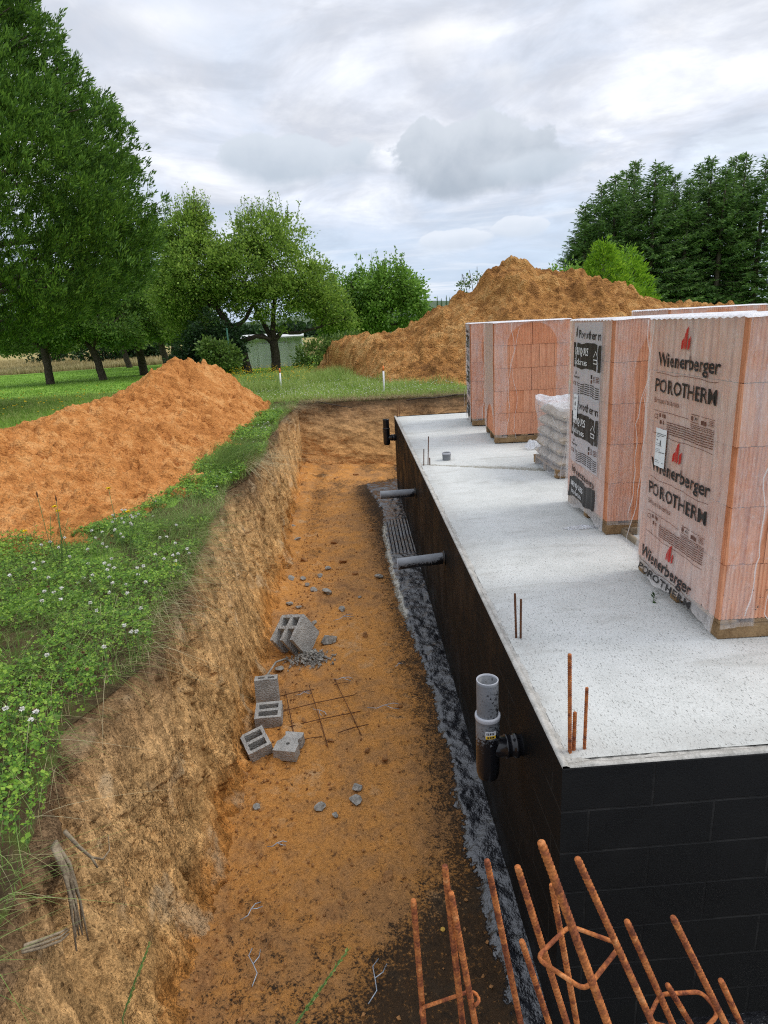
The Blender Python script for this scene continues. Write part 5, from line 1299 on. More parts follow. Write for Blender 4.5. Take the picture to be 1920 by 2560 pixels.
# ================================================================== pallet of cement sacks
e = empty('sack_pallet', (1.36, 4.46, 0), 'low pallet of stacked paper sacks under a crumpled white film between the brick pallets', 'sack pallet')
for yy_ in (.05, .45, .85):
    b = MB(); b.box((.45, yy_, .04), (.9, .08, .075), bev=.006); b.build('runner', M['wood'], e)
b = MB(); [b.box((.05 + k * .16, .45, .087), (.1, .9, .018), bev=.003) for k in range(6)]; b.build('deck_boards', M['wood'], e)
import bmesh
def sack_mesh(seed, l=.46, w=.43, h=.128):
    n = 10; r = np.random.RandomState(seed)
    u = np.linspace(-1, 1, 15); U, V_ = np.meshgrid(u, u, indexing='ij')
    thick = (1 - np.abs(U) ** 5) ** .5 * (1 - np.abs(V_) ** 5) ** .5
    wr = .006 * fbm(U * 3, V_ * 3, seed, 4, .6, 400)
    Vt = np.stack([U * l / 2, V_ * w / 2, thick * h / 2 + wr], -1).reshape(-1, 3); Vb = Vt.copy(); Vb[:, 2] = -(thick.reshape(-1)) * h / 2
    F = grid_idx(15, 15); F2 = F[:, ::-1] + 225
    return quads_mesh('sack', np.concatenate([Vt, Vb]), np.concatenate([F, F2]), True)
SK = [sack_mesh(s) for s in range(3)]
for s in SK: s.materials.append(M['bag'])
r = np.random.RandomState(4)
for k in range(5):
    for i in range(2):
        for j in range(2):
            o = link('sack', SK[(k + i + j) % 3], None, e); o.location = (.23 + .44 * i + r.uniform(-.015, .015) + .012 * k, .22 + .43 * j + r.uniform(-.015, .015), .155 + .122 * k); o.rotation_euler = (0, 0, r.uniform(-.05, .05))
            if j == 0 and k in (1, 2, 3, 4):
                b = MB(); x_ = -.12 + .2 * r.rand(); b.box((x_, -.214, 0), (.10, .004, .035)); b.box((x_ + .09, -.2135, .0), (.03, .003, .03)); b.build('sack_print', M['bagprint'], o)
# film: crumpled cap and clinging sides built as one loose shell
nu, nv = 150, 70
a = np.linspace(0, 2 * PI, nu); t = np.linspace(0, 1, nv); A_, T_ = np.meshgrid(a, t, indexing='ij')
def sq(a_, k=6): c, s = np.cos(a_), np.sin(a_); q = (np.abs(c) ** k + np.abs(s) ** k) ** (-1 / k); return c * q, s * q
cx1, sy1 = sq(A_)
topz = .735
rr = np.where(T_ < .35, (T_ / .35) ** .7, 1.0)
zf = np.where(T_ < .35, topz + .05 * np.cos(T_ / .35 * PI / 2), topz - (T_ - .35) / .65 * (topz - .03))
spread = 1 + .05 * sst(.85, 1, T_) * 1.6 - .03 * sst(.4, .8, T_)
wr = .022 * fbm(cx1 * 3 + sy1 * 2, sy1 * 3 - T_ * 5, T_ * 6, 5, .6, 410, ridged=True) + .012 * fbm(A_ * 6, T_ * 12, 0, 4, .6, 412)
X_ = .45 + cx1 * (.455 * rr * spread) * (1 + 0) + wr * cx1 * rr; Y_ = .43 + sy1 * (.445 * rr * spread) + wr * sy1 * rr
Z_ = zf + wr * (T_ < .4) * 1.2 + .025 * fbm(X_ * 4, Y_ * 4, 0, 4, .6, 414) * (T_ < .36)
cov = np.where(T_ < .37 + .05 * fbm(A_ * 3, 0 * A_, 0, 3, .6, 415), 2.2, .42)
# a peak of film pulled up at the far left corner
pk = np.exp(-((X_ - .0) ** 2 + (Y_ - .85) ** 2) / .012) * (T_ < .5); Z_ += pk * .07; X_ -= pk * .03
link('sack_film', grid_mesh('sack_film', X_, Y_, Z_, attrs=dict(cover=cov)), M['film_sack'] if 'film_sack' in M else M.setdefault('film_sack', filmmat('sack_film', .34, .62, (.84, .86, .90), arch=True, sheen=.18, wr=1.6)), e)
b = MB(); b.tube([(.0, .2, .62), (.10, -.03, .36), (.22, -.04, .33), (.35, -.035, .40), (.48, -.03, .62)], .004, 5); b.build('film_fold', M['film_fold'], e)
# odds and ends on the slab
o = link('plastic_tub', None) if False else None
e = empty('plastic_tub', (1.83, 6.38, 0), 'small grey plastic tub on the slab just behind the sack pallet', 'tub')
mb = MB(); mb.lathe([(.02, .005), (.085, .005), (.10, .20), (.107, .205), (.107, .22), (.095, .22), (.08, .015), (.02, .015)], n=24); mb.build('bucket', M['pipe2'] if 'pipe2' in M else M.setdefault('pipe2', simple('grey_plastic', (.12, .14, .17), (.2, .22, .26), 10, .5)), e)
mb = MB(); mb.tube([(-.10, 0, .19), (-.09, -.03, .10), (0, -.11, .05), (.09, -.03, .10), (.10, 0, .19)], .004, 6); mb.build('handle', M['steelwire'], e)
def crumple(name, loc, size, seed, m, label, cat, flat=.45):
    n = 26; u = np.linspace(-1, 1, n); U, V_ = np.meshgrid(u, u, indexing='ij')
    X_ = U * size[0] / 2 + .25 * size[0] * fbm(U * 1.4, V_ * 1.4, seed, 4, .6, 430); Y_ = V_ * size[1] / 2 + .25 * size[1] * fbm(U * 1.4, V_ * 1.4, seed + 3, 4, .6, 431)
    Z_ = size[2] * (.35 + .65 * np.abs(fbm(U * 2, V_ * 2, seed + 7, 5, .6, 432, ridged=True))) * sst(1.3, .4, np.hypot(U, V_))
    o = link(name, grid_mesh(name, X_, Y_, Z_, attrs=dict(cover=np.ones_like(X_) * 1.5)), m); o.location = loc; return tag(o, label, cat)
crumple('film_bundle', (1.62, 6.2, .005), (.28, .2, .14), 3, M['film_sack'], 'crumpled bundle of clear film on the slab in front of the grey tub', 'film')
crumple('film_scrap', (1.07, 2.80, .004), (.30, .07, .03), 5, M['film_sack'], 'torn scrap of film on the slab at the foot of the second brick pallet', 'film')
# hanging torn film with black print under pallet two
e = empty('wooden_pallet', (1.30, 2.28, 0), 'small weathered wooden frame lying on the slab between the two nearest brick pallets', 'wooden frame')
for c, s in (((.0, .12, .025), (.022, .40, .05)), ((.26, .30, .03), (.52, .03, .055)), ((.30, .0, .03), (.6, .03, .055)), ((.28, .16, .03), (.03, .30, .05))):
    b = MB(); b.box(c, s, bev=.004); b.build('board', M['greywood'], e)
# green sprig
e = empty('leaf_sprig', (.99, 1.39, .003), 'small green leafy sprig lying on the slab left of the nearest brick pallet', 'sprig')
rg = np.random.RandomState(9); P_ = np.zeros((9, 3)); P_[:, 0] = np.linspace(-.01, .03, 9); P_[:, 1] = np.linspace(-.02, .05, 9); P_[:, 2] = .01
V, F = cards(P_, unit(rg.normal(size=(9, 3)) * [1, 1, .5] + [0, 0, .35]), .035, .018, rg); link('leaves', quads_mesh('leaves', V, F, False), M['darkleaf'], e)
b = MB(); b.tube([(-.015, -.03, .004), (.0, 0, .012), (.03, .05, .008)], .0015, 5); b.build('stem', M['stem'], e)

# ================================================================== trees
def limb_pts(a, b, rng, sag=0.0, n=6, wob=.12):
    a, b = Vector(a), Vector(b); L_ = (b - a).length; out = []
    for i in range(n):
        t = i / (n - 1); p = a.lerp(b, t)
        if 0 < i < n - 1: p = p + Vector(rng.uniform(-1, 1, 3)) * wob * L_ * .35
        p.z += sag * 4 * t * (1 - t) * L_; out.append(p)
    return out
def leaf_tree(name, base, label, group, trunk, lobes, n_clump, per, leaf, m, seed, clump_r=.32, cat='tree', twigs=0, up_=.2, shell=.45, bark=None, flat=.3, droop=0):
    """trunk: list of (points, r0, r1) in local space; lobes: (cx,cy,cz,rx,ry,rz) local"""
    rng = np.random.RandomState(seed)
    e = empty(name, base, label, cat, group)
    mb = MB(); tips = []
    for pts, r0, r1 in trunk:
        P = [Vector(p) for p in pts]; Q = []
        for i in range(len(P) - 1):
            for k in range(4):
                t = k / 4; Q.append(P[i].lerp(P[i + 1], t) + Vector(rng.uniform(-1, 1, 3)) * .02 * (1 if i + k else 0))
        Q.append(P[-1]); mb.tube(Q, [r0 + (r1 - r0) * i / (len(Q) - 1) for i in range(len(Q))], 8); tips.append((P[-1], r1))
    lob = np.array(lobes, float); vol = (lob[:, 3] * lob[:, 4] * lob[:, 5]) ** (.75); pr_ = vol / vol.sum()
    for i, l in enumerate(lob):
        tgt = Vector(l[:3]); near_ = min(tips, key=lambda t: (t[0] - tgt).length)
        mb.tube(limb_pts(near_[0], tgt, rng, n=6), [near_[1] * (.8 - .11 * k) for k in range(6)], 6)
        for k in range(7):
            d_ = Vector(unit(rng.normal(size=3) + [0, 0, .25])); q = tgt + Vector((d_.x * l[3], d_.y * l[4], d_.z * l[5])) * .8
            mb.tube(limb_pts(tgt.lerp(near_[0], rng.uniform(0, .5)), q, rng, n=5), [near_[1] * (.4 - .08 * j) for j in range(5)], 5)
    mb.build('trunk', bark or M['bark'], e)
    li = rng.choice(len(lob), n_clump, p=pr_); l = lob[li]
    d_ = unit(rng.normal(size=(n_clump, 3))); rad_ = shell + (1.05 - shell) * rng.uniform(0, 1, n_clump) ** .6
    C = l[:, :3] + d_ * rad_[:, None] * l[:, 3:6]
    C += .10 * l[:, 3:4] * np.stack([fbm(C[:, 0] * 1.1, C[:, 1] * 1.1, C[:, 2] * 1.1, 2, .5, seed + q) for q in range(3)], -1) * 2
    # keep clumps patchy: noise mask opens gaps
    nzz = fbm(C[:, 0] * .9, C[:, 1] * .9, C[:, 2] * .9, 3, .55, seed + 50); kp = nzz > -.20; C = C[kp]; d_ = d_[kp]
    sz = rng.uniform(.55, 1.3, len(C)) * clump_r
    P = np.repeat(C, per, 0); S_ = np.repeat(sz, per); off = rng.normal(size=P.shape) * .55; P = P + off * S_[:, None] * np.array([1, 1, .8])
    D = unit(np.repeat(d_, per, 0) * .6 + unit(off) * .7 + np.array([0, 0, up_]) + rng.normal(size=P.shape) * .5)
    if droop: D[:, 2] -= droop; D = unit(D)
    Lf = leaf * rng.uniform(.7, 1.5, len(P))
    V, F = cards(P, D, Lf, Lf * .58, rng, flat=flat)
    if twigs:
        # thin upright shoots on top with sparse leaves
        top = C[np.argsort(-C[:, 2] - .25 * rng.normal(size=len(C)))[:twigs]]
        tb = MB()
        PV = []; 
        for c in top:
            h = rng.uniform(.35, 1.1); tip = c + np.array([rng.uniform(-.18, .18), rng.uniform(-.18, .18), h]); tb.tube([c, (c + tip) / 2 + rng.uniform(-.04, .04, 3), tip], [.012, .008, .004], 4)
            k_ = int(h * 26); tt_ = rng.uniform(0, 1, k_)[:, None]; PV.append(c + (tip - c) * tt_ + rng.normal(size=(k_, 3)) * .035)
        PV = np.concatenate(PV); V2, F2 = cards(PV, unit(rng.normal(size=PV.shape) + [0, 0, .8]), leaf * .9, leaf * .5, rng); V = np.concatenate([V, V2]); F = np.concatenate([F, F2 + len(V) - len(V2)])
        tb.build('shoots', bark or M['bark'], e)['kind'] = 'stuff'
    link('crown', quads_mesh('crown', V, F, False), m, e)
    return e

# big thuja: conical crown of upright fan sprays
def spray_cone(name, base, prof, n_cl, per, sl_, sw, m, seed, label, cat, group=None, trunk_r=.2, inner=.5, updir=.7, zs=1.0, lumps=.12, tufts=0):
    rng = np.random.RandomState(seed); e = empty(name, base, label, cat, group)
    pz = np.array([p[0] for p in prof]); pr_ = np.array([p[1] for p in prof])
    # sample height by surface area
    zz = np.linspace(pz[0], pz[-1], 400); rr = np.interp(zz, pz, pr_); cdf = np.cumsum(rr + .15); cdf /= cdf[-1]
    z = np.interp(rng.uniform(0, 1, n_cl), cdf, zz); th = rng.uniform(0, 2 * PI, n_cl)
    if tufts:
        tz = np.interp(rng.uniform(0, 1, tufts), cdf, zz); tt_ = rng.uniform(0, 2 * PI, tufts); q_ = rng.randint(0, tufts, n_cl); sel = rng.uniform(0, 1, n_cl) < .72
        Rr = np.interp(tz, pz, pr_)[q_]; z = np.where(sel, tz[q_] + rng.normal(size=n_cl) * .26, z); th = np.where(sel, tt_[q_] + rng.normal(size=n_cl) * .24 / np.maximum(Rr, .6), th); bulge = np.where(sel, -.05 + .5 * (_hash(q_, q_, q_, 9)), -.35)
    lump = fbm(np.cos(th) * 2.2, np.sin(th) * 2.2, z * .8, 3, .6, seed + 1); lump2 = fbm(np.cos(th) * 5, np.sin(th) * 5, z * 2.2, 3, .6, seed + 2)
    depth = rng.uniform(0, 1, n_cl) ** 1.6 * inner
    r = np.interp(z, pz, pr_) * (1 + lumps * lump + lumps * .8 * lump2 - depth) + (bulge if tufts else 0)
    C = np.stack([r * np.cos(th), r * np.sin(th), z + rng.normal(size=n_cl) * .1], -1)
    out = np.stack([np.cos(th), np.sin(th), 0 * th], -1)
    P = np.repeat(C, per, 0); O = np.repeat(out, per, 0)
    j = rng.normal(size=P.shape)
    D0 = np.repeat(unit(out + np.array([0, 0, updir]) + rng.normal(size=C.shape) * .35), per, 0)
    tang = unit(np.cross(D0, rng.normal(size=D0.shape)))
    fan = rng.uniform(-1, 1, len(P))[:, None]
    D = unit(D0 + tang * fan * .7)
    P = P + D0 * rng.uniform(0, .9, len(P))[:, None] * sl_ * 1.6 + tang * fan * sl_ * .5 + j * sl_ * .22
    Lf = sl_ * rng.uniform(.5, 1.2, len(P)); V, F = cards(P, D, Lf, Lf * sw, rng, bend=.06)
    H = pz[-1]
    mb = MB(); mb.tube([(0, 0, -.3), (0, 0, H * .5), (0, 0, H * .97)], [trunk_r, trunk_r * .6, .02], 9)
    for k in range(60):
        zz_ = rng.uniform(pz[0] - .1, H * .8); t_ = rng.uniform(0, 2 * PI); R_ = np.interp(zz_, pz, pr_) * .9
        mb.tube(limb_pts((0, 0, zz_ - .2), (R_ * math.cos(t_), R_ * math.sin(t_), zz_ + R_ * .25), rng, n=5), [trunk_r * .25, trunk_r * .2, trunk_r * .14, trunk_r * .08, .01], 5)
    mb.build('trunk', M['bark'], e)
    link('crown', quads_mesh('crown', V, F, False), m, e)
    return e
prof = [(1.85, 1.4), (2.2, 3.0), (2.9, 4.1), (3.6, 4.6), (4.6, 4.9), (5.8, 4.7), (6.6, 4.35), (7.3, 3.95), (8.0, 3.5), (9.0, 2.9), (10.2, 1.7), (11.4, .8), (12.2, .1)]
spray_cone('giant_thuja', (-10.7, 15.6, -.1), prof, 24000, 20, .125, .30, M['thuja'], 501, 'huge dense conical evergreen filling the upper left, lower branches hanging over the lawn', 'tree', None, .35, .35, .9, lumps=.12, tufts=620)

OG = 'orchard trees on the mown lawn'
def orch(base, label, seed, s=1.0, lean=0.0, wide=1.0):
    return leaf_tree('orchard_tree', base, label, OG,
        [([(0, 0, -.2), (.05 + lean * .5, 0, .8), (lean, .02, 1.75 * s)], .22 * s, .17 * s), ([(lean, 0, 1.6 * s), (lean - .9 * wide, .1, 2.4 * s)], .12 * s, .07 * s), ([(lean, 0, 1.6 * s), (lean + .8 * wide, -.1, 2.5 * s)], .12 * s, .07 * s)],
        [(lean, 0, 3.4 * s, 1.9 * wide, 1.9, 1.3 * s), (lean - 1.4 * wide, .2, 2.7 * s, 1.3, 1.3, .9 * s), (lean + 1.4 * wide, -.2, 2.8 * s, 1.3, 1.3, .95 * s), (lean + .2, .4, 4.3 * s, 1.2, 1.2, .8 * s), (lean - 1.6 * wide, .4, 1.95 * s, .9, .9, .4 * s), (lean + 1.7 * wide, .4, 2.0 * s, .9, .9, .45 * s)],
        1050, 22, .13, M['orchard'], seed, .34, up_=.1)
orch((-15.85, 31.2, -.25), 'orchard tree with the thickest dark trunk, leftmost of the row on the lawn', 601, 1.0)
orch((-13.35, 31.6, -.25), 'orchard tree second from the left, its trunk leaning slightly left', 602, .98, .0 - .35)
orch((-12.15, 34.2, -.28), 'orchard tree third from the left with a slim upright trunk forking low', 603, 1.12, -.1)
orch((-13.3, 43.0, -.3), 'slim orchard tree farther back, just left of the dark conifer bush', 604, 1.1, -.25)
orch((-16.9, 46.4, -.3), 'orchard tree with a leaning trunk standing far back at the edge of the ripe field', 605, 1.05, -.5)
orch((-21.8, 33.5, -.3), 'orchard tree whose crown hangs in from the left edge of the view', 606, 1.05, .2)
orch((-26.5, 55, -.35), 'small pale trunked orchard tree far off at the left before the ripe field', 607, .9, .1)
orch((-11.6, 38.5, -.3), 'orchard tree hidden behind the third trunk, filling the row with leaves', 608, 1.2, .2)

# the two old apple trees by the shed
leaf_tree('apple_tree', (-4.55, 30.6, -.25), 'old spreading apple tree with a dark forked trunk in front of the metal shed', 'old apple trees by the shed',
    [([(0, 0, -.2), (.05, 0, .7), (0, 0, 1.45)], .24, .20), ([(0, 0, 1.35), (.45, 0, 1.85), (1.3, -.2, 1.75), (2.4, -.2, 2.0)], .13, .05), ([(0, 0, 1.3), (-.5, 0, 1.75), (-1.3, .1, 1.65)], .12, .06), ([(0, 0, 1.4), (.1, 0, 2.6), (.4, 0, 4.0)], .16, .07), ([(0, 0, 1.4), (-.7, .2, 3.0), (-1.2, .2, 4.3)], .13, .06)],
    [(.35, 0, 5.2, 2.0, 2.0, 1.9), (-1.3, 0, 4.6, 1.6, 1.8, 1.7), (1.9, 0, 3.9, 1.3, 1.7, 1.3), (2.7, 0, 2.9, 1.1, 1.4, .85), (.4, -.6, 3.3, 2.0, 1.4, 1.2), (3.3, .2, 2.2, .9, 1.1, .5), (-.2, .5, 6.4, 1.3, 1.3, .9)],
    2100, 26, .115, M['apple'], 611, .27, twigs=60, up_=.25, shell=.35)
leaf_tree('apple_tree', (-6.15, 30.0, -.25), 'old apple tree with a thick trunk leaning left, crown rising highest over the shrubs', 'old apple trees by the shed',
    [([(.35, 0, -.2), (.1, 0, 1.2), (-.35, 0, 2.3), (-1.0, 0, 3.4)], .26, .12), ([(-.2, 0, 2.0), (.5, 0, 2.6), (1.2, 0, 3.6)], .12, .06), ([(.1, 0, 1.5), (.9, -.2, 1.7), (1.6, -.1, 1.55)], .13, .07)],
    [(-1.6, 0, 5.0, 1.8, 2.0, 1.8), (-2.4, .2, 3.8, 1.5, 1.7, 1.5), (-1.7, 0, 6.3, 1.0, 1.2, 1.0), (.2, 0, 4.4, 1.5, 1.6, 1.5), (-3.1, .4, 5.4, 1.2, 1.3, 1.4), (-2.2, .6, 2.5, 1.4, 1.3, .9), (-1.2, .2, 7.1, .5, .6, .6)],
    2100, 26, .115, M['apple'], 612, .27, twigs=70, up_=.25, shell=.35)
leaf_tree('walnut_tree', (.4, 33.2, -.3), 'bright green airy tree between the apple trees and the brown mound', None,
    [([(0, 0, -.2), (0, 0, .9), (.1, 0, 1.8)], .15, .10)],
    [(-1.4, 0, 3.5, 1.3, 1.4, 1.1), (.6, 0, 3.8, 1.5, 1.5, 1.1), (1.9, 0, 3.3, 1.0, 1.3, 1.2), (0, 0, 2.4, 2.3, 1.6, 1.0), (2.3, 0, 2.1, .75, 1.1, .8), (-2.0, 0, 2.6, 1.3, 1.3, 1.2)],
    1500, 26, .15, M['walnut'], 613, .34, twigs=30, up_=.1, shell=.3, flat=.1, droop=.25)
leaf_tree('shrub', (-1.2, 27.0, -.25), 'low mixed green shrub filling the gap right of the metal shed', None,
    [([(0, 0, -.1), (0, 0, .5)], .06, .04)], [(-1.0, 0, .7, 1.0, .8, .7), (.3, .3, .9, 1.1, .9, .8)], 260, 22, .12, M['shrubleaf'], 614, .25, cat='shrub')
leaf_tree('dark_conifer_bush', (-7.35, 28.6, -.25), 'dark dense conifer bush under the leaning apple tree', None,
    [([(0, 0, -.1), (0, 0, .8)], .1, .06)], [(0, 0, 1.1, 1.35, 1.1, 1.3), (-.5, 0, .6, 1.3, 1.1, .7), (.1, 0, 2.1, .8, .8, .7), (.9, 0, 1.4, .8, .8, 1.0)], 1100, 24, .12, M['darkleaf'], 615, .25, cat='bush', droop=.5)
leaf_tree('leafy_shrub', (-6.35, 26.6, -.2), 'light green leafy shrub growing round the green post left of the shed', None,
    [([(0, 0, -.1), (0, 0, .5)], .05, .03)], [(0, 0, .7, .7, .6, .7), (-.5, 0, 1.3, .35, .5, .3)], 200, 20, .13, M['shrubleaf'], 616, .20, cat='shrub')
leaf_tree('mound_shrub', (5.3, 29.0, -.25), 'sparse upright shrub whose tips show just above the slope of the brown mound', None,
    [([(0, 0, -.1), (0, 0, 1.4)], .06, .04)] + [([(0, 0, 1.2), (.5 * q, 0, 3.9 + .2 * (q % 2))], .03, .01) for q in (-1.6, -.9, -.2, .5, 1.1, 1.7)],
    [(.5 * q * 1.0, 0, 3.3, .16, .2, .65) for q in (-1.6, -.9, -.2, .5, 1.1, 1.7)] + [(0, 0, 2.2, 1.0, .7, .8)], 150, 14, .10, M['shrubleaf'], 617, .16, cat='shrub')
# bright conifers at the right
BC = 'bright green conifer bushes right of the mound'
spray_cone('bright_conifer', (10.1, 26.5, -.2), [(.2, 1.0), (1.2, 1.5), (2.2, 1.6), (2.9, 1.1), (3.6, .7), (4.2, .3), (4.6, .02)], 1500, 12, .20, .3, M['bright'], 521, 'bright yellow green conifer bush in front of the dark spruces', 'conifer', BC, .1, .5, .9, lumps=.3)
spray_cone('bright_conifer', (11.7, 28.0, -.2), [(.2, 1.0), (1.2, 1.35), (2.2, 1.3), (3.2, .9), (4.0, .4), (4.4, .02)], 1100, 12, .20, .3, M['bright'], 522, 'slightly duller green conifer bush to the right of the brightest one', 'conifer', BC, .1, .5, .9, lumps=.3)
leaf_tree('broadleaf_bush', (9.0, 28.2, -.2), 'mid green rounded bush left of the bright conifers, above the mound edge', None,
    [([(0, 0, -.1), (0, 0, 2.0)], .08, .05)], [(0, 0, 3.2, .9, .9, 1.0), (.7, 0, 2.6, .9, .8, .9), (-.6, 0, 2.4, .8, .8, .8)], 420, 20, .13, M['walnut'], 523, .25, cat='bush')

# spruces: drooping whorled branches
def spruce_mesh(H, R, seed):
    rng = np.random.RandomState(seed); P = []; D = []; L_ = []; tb = MB()
    tb.tube([(0, 0, -.3), (.05, 0, H * .5), (0, 0, H)], [.16, .10, .012], 8)
    z = .9
    while z < H - .15:
        f = 1 - z / H; Lb = R * (f ** .75) * (.55 + .45 * sst(0, .25, z / H)) * rng.uniform(.85, 1.1); nb = 6 if f > .15 else 4
        for k in range(nb):
            th = rng.uniform(0, 2 * PI); l = Lb * rng.uniform(.6, 1.15) + .12; pit_ = -.12 - .25 * f + .5 * (1 - f) ** 3 + rng.uniform(-.12, .12)
            n = max(3, int(l / .10)); t = np.linspace(.12, 1, n)
            x = l * t * math.cos(th); y = l * t * math.sin(th); zz = z + l * t * pit_ + .22 * l * t ** 2.5
            pts = np.stack([x, y, zz], -1); dirb = unit(np.gradient(pts, axis=0))
            side = unit(np.cross(dirb, [0, 0, 1.0]))
            for s_, dr in ((1, -.25), (-1, -.25), (0, .1), (1, -.9), (-1, -.9)):
                P.append(pts + rng.normal(size=pts.shape) * .03); D.append(unit(dirb * .7 + side * s_ * .85 + np.array([0, 0, dr]) + rng.normal(size=pts.shape) * .22)); L_.append((.30 * (1.1 - .45 * t)) * rng.uniform(.6, 1.2, n))
            if k % 2 == 0 and z < H * .75: tb.tube([(0, 0, z), pts[n // 2], pts[-1]], [.022, .014, .005], 4)
        z += .20 + .10 * f
    P = np.concatenate(P); D = np.concatenate(D); L_ = np.concatenate(L_)
    V, F = cards(P, D, L_, L_ * .26, rng)
    me1 = quads_mesh('spruce_crown', V, F, False); me1.materials.append(M['spruce']); me2 = tb.mesh('spruce_trunk'); me2.materials.append(M['sprucebark']); return me1, me2
SPM = [spruce_mesh(10.6, 2.5, 701), spruce_mesh(10.6, 2.2, 702), spruce_mesh(10.6, 2.8, 703)]
_sp = [(12.7, 38, 6.3, 1.3), (13.3, 37.0, 8.2, 1.2), (14.2, 38.6, 9.2, 1.1), (15.0, 36.8, 9.7, 1.1), (16.1, 38.8, 10.3, 1.0), (17.3, 36.8, 10.2, 1.15), (18.5, 38.6, 9.5, 1.05), (19.4, 36.9, 9.3, 1.05), (20.6, 38.5, 10.3, 1.1), (21.5, 37, 9.8, 1.1), (22.6, 38.6, 10.4, 1.1), (23.8, 37, 10.2, 1.2), (15.6, 41, 9.7, 1.2), (17.9, 41, 9.8, 1.2), (20.0, 41, 9.8, 1.2), (22.0, 41, 10.2, 1.2), (13.5, 41, 7.4, 1.2)]
SPR = [((x + .7) * (y + 2) / 40 - .7, y, h * (y + 2) / 40, w_) for x, y, h, w_ in _sp]
SPL = ['short outermost spruce at the left end of the row, branches reaching towards the mound', 'second spruce from the left, behind the bright conifers', 'spruce third from the left, stepping up towards the tall ones', 'tall spruce with a thin whip top, fourth from the left', 'spruce half hidden between two tall ones left of the middle of the row', 'tallest looking spruce in the middle of the row', 'lower topped spruce just right of the tallest one', 'spruce with a visible pale trunk right of the middle', 'spruce set back behind its neighbours in the right half of the row', 'broad spruce third from the right edge of the view', 'spruce second from the right edge of the view', 'spruce cut off by the right edge of the view',
       'back row spruce glimpsed between the left tall ones', 'back row spruce behind the tallest one', 'back row spruce behind the pale trunk', 'back row spruce at the right', 'back row spruce behind the short outermost one']
rg = np.random.RandomState(77)
for i, (x, y, h, wf) in enumerate(SPR):
    e = empty('spruce_tree', (x, y, -.4), SPL[i], 'spruce', 'row of dark spruces on the right', rg.uniform(0, 6.28)); s = h / 10.6; me1, me2 = SPM[i % 3]
    e.scale = (s ** .5 * wf * 1.15, s ** .5 * wf * 1.15, s)
    link('crown', me1, None, e); link('trunk', me2, None, e)

# distant: hedge bushes, tree line, hills
for i, (x, y, s, lab) in enumerate([(-24.5, 62, 1.6, 'dark rounded bush alone in the ripe field, nearest the leftmost trunks'), (-21.5, 64, 1.3, 'smaller dark bush beside the rounded one in the ripe field'), (-33, 70, 1.8, 'dark bush far left in the ripe field')]):
    leaf_tree('field_bush', (x, y, -.4), lab, 'dark bushes in the ripe field', [([(0, 0, -.1), (0, 0, .8)], .1, .06)], [(0, 0, 1.0 * s, 1.5 * s, 1.2 * s, .85 * s), (1.2 * s, 0, .8 * s, .9 * s, .9, .7 * s)], 220, 16, .30, M['darkleaf'], 630 + i, .45, cat='bush')
rng = np.random.RandomState(5)
n = 26000; a = rng.uniform(0, 1, n); px = -190 + 330 * a; py = 230 + 25 * rng.uniform(0, 1, n) + .1 * np.abs(px)
hh_ = 5.0 + 3.0 * fbm(px * .05, 0 * px, 0, 4, .6, 800) + 1.5 * fbm(px * .3, py * .2, 0, 3, .6, 801)
P = np.stack([px, py, -1 + hh_ * rng.uniform(0, 1, n) ** .7], -1); V, F = cards(P, unit(rng.normal(size=P.shape) + [0, 0, .4]), 1.6, 1.3, rng)
o = link('far_trees', quads_mesh('far_trees', V, F, False), M['darkleaf']); tag(o, 'far off belt of trees along the horizon', 'tree belt', kind='stuff')
xs_ = np.linspace(-500, 900, 180); ys_ = np.linspace(380, 1400, 60); X, Y = np.meshgrid(xs_, ys_, indexing='ij')
Z = -3 + 13 * np.exp(-((X - 60) / 150) ** 2) * sst(380, 520, Y) + 26 * sst(450, 1100, Y) * (.6 + .4 * np.exp(-((X - 150) / 260) ** 2)) + 2.5 * fbm(X * .02, Y * .02, 0, 4, .5, 810)
M['hill'] = simple('wooded_hill', (.05, .085, .05), (.12, .16, .09), .06, 1, 1.0, 3.0)
tag(link('hills', grid_mesh('hills', X, Y, Z), M['hill']), kind='structure')
# tiny spire shaped trees on the hill
me1, me2 = SPM[1]
for i, (x, h) in enumerate(((51.5, 6.5), (54, 5.0), (57, 6.6), (59, 5.6), (62.5, 5.5), (65, 4.8))):
    y = 420; zz = 10.6 - .0 * i
    o = link('far_spruce', me1); o.location = (x * 1.05, y, zz); o.scale = (.45, .45, h / 10.6 * 1.1); tag(o, f'tiny spire of a spruce on the far hill, {["leftmost", "second from the left", "third from the left", "third from the right", "second from the right", "rightmost"][i]} of six', 'spruce', 'spire shaped trees on the far hill')

# ================================================================== shed, post
e = empty('garden_shed', (-5.15, 35.3, -.35), 'small pale grey corrugated metal shed with a shallow roof behind the apple tree', 'shed', None, rad(4))
def corr(w, h, n, y0, par, name, m, axis='x'):
    u = np.linspace(0, w, n * 8 + 1); ph = (u / w * n) % 1; dd = np.where(ph < .55, 0, np.where(ph < .62, (ph - .55) / .07, np.where(ph < .93, 1, (1 - ph) / .07))) * .035
    U, Z_ = np.meshgrid(u, np.array([0, h]), indexing='ij'); Dm = np.repeat(dd[:, None], 2, 1)
    if axis == 'x': me = grid_mesh(name, U - w / 2, y0 - Dm, Z_, False)
    else: me = grid_mesh(name, 0 * U + y0 + Dm, U, Z_, False)
    return link(name, me, m, par)
corr(3.3, 1.68, 9, 0, e, 'front_wall', M['shed']); corr(2.2, 1.45, 6, 1.65, e, 'side_wall', M['shed'], 'y'); corr(2.2, 1.45, 6, -1.65, e, 'side_wall', M['shed'], 'y')
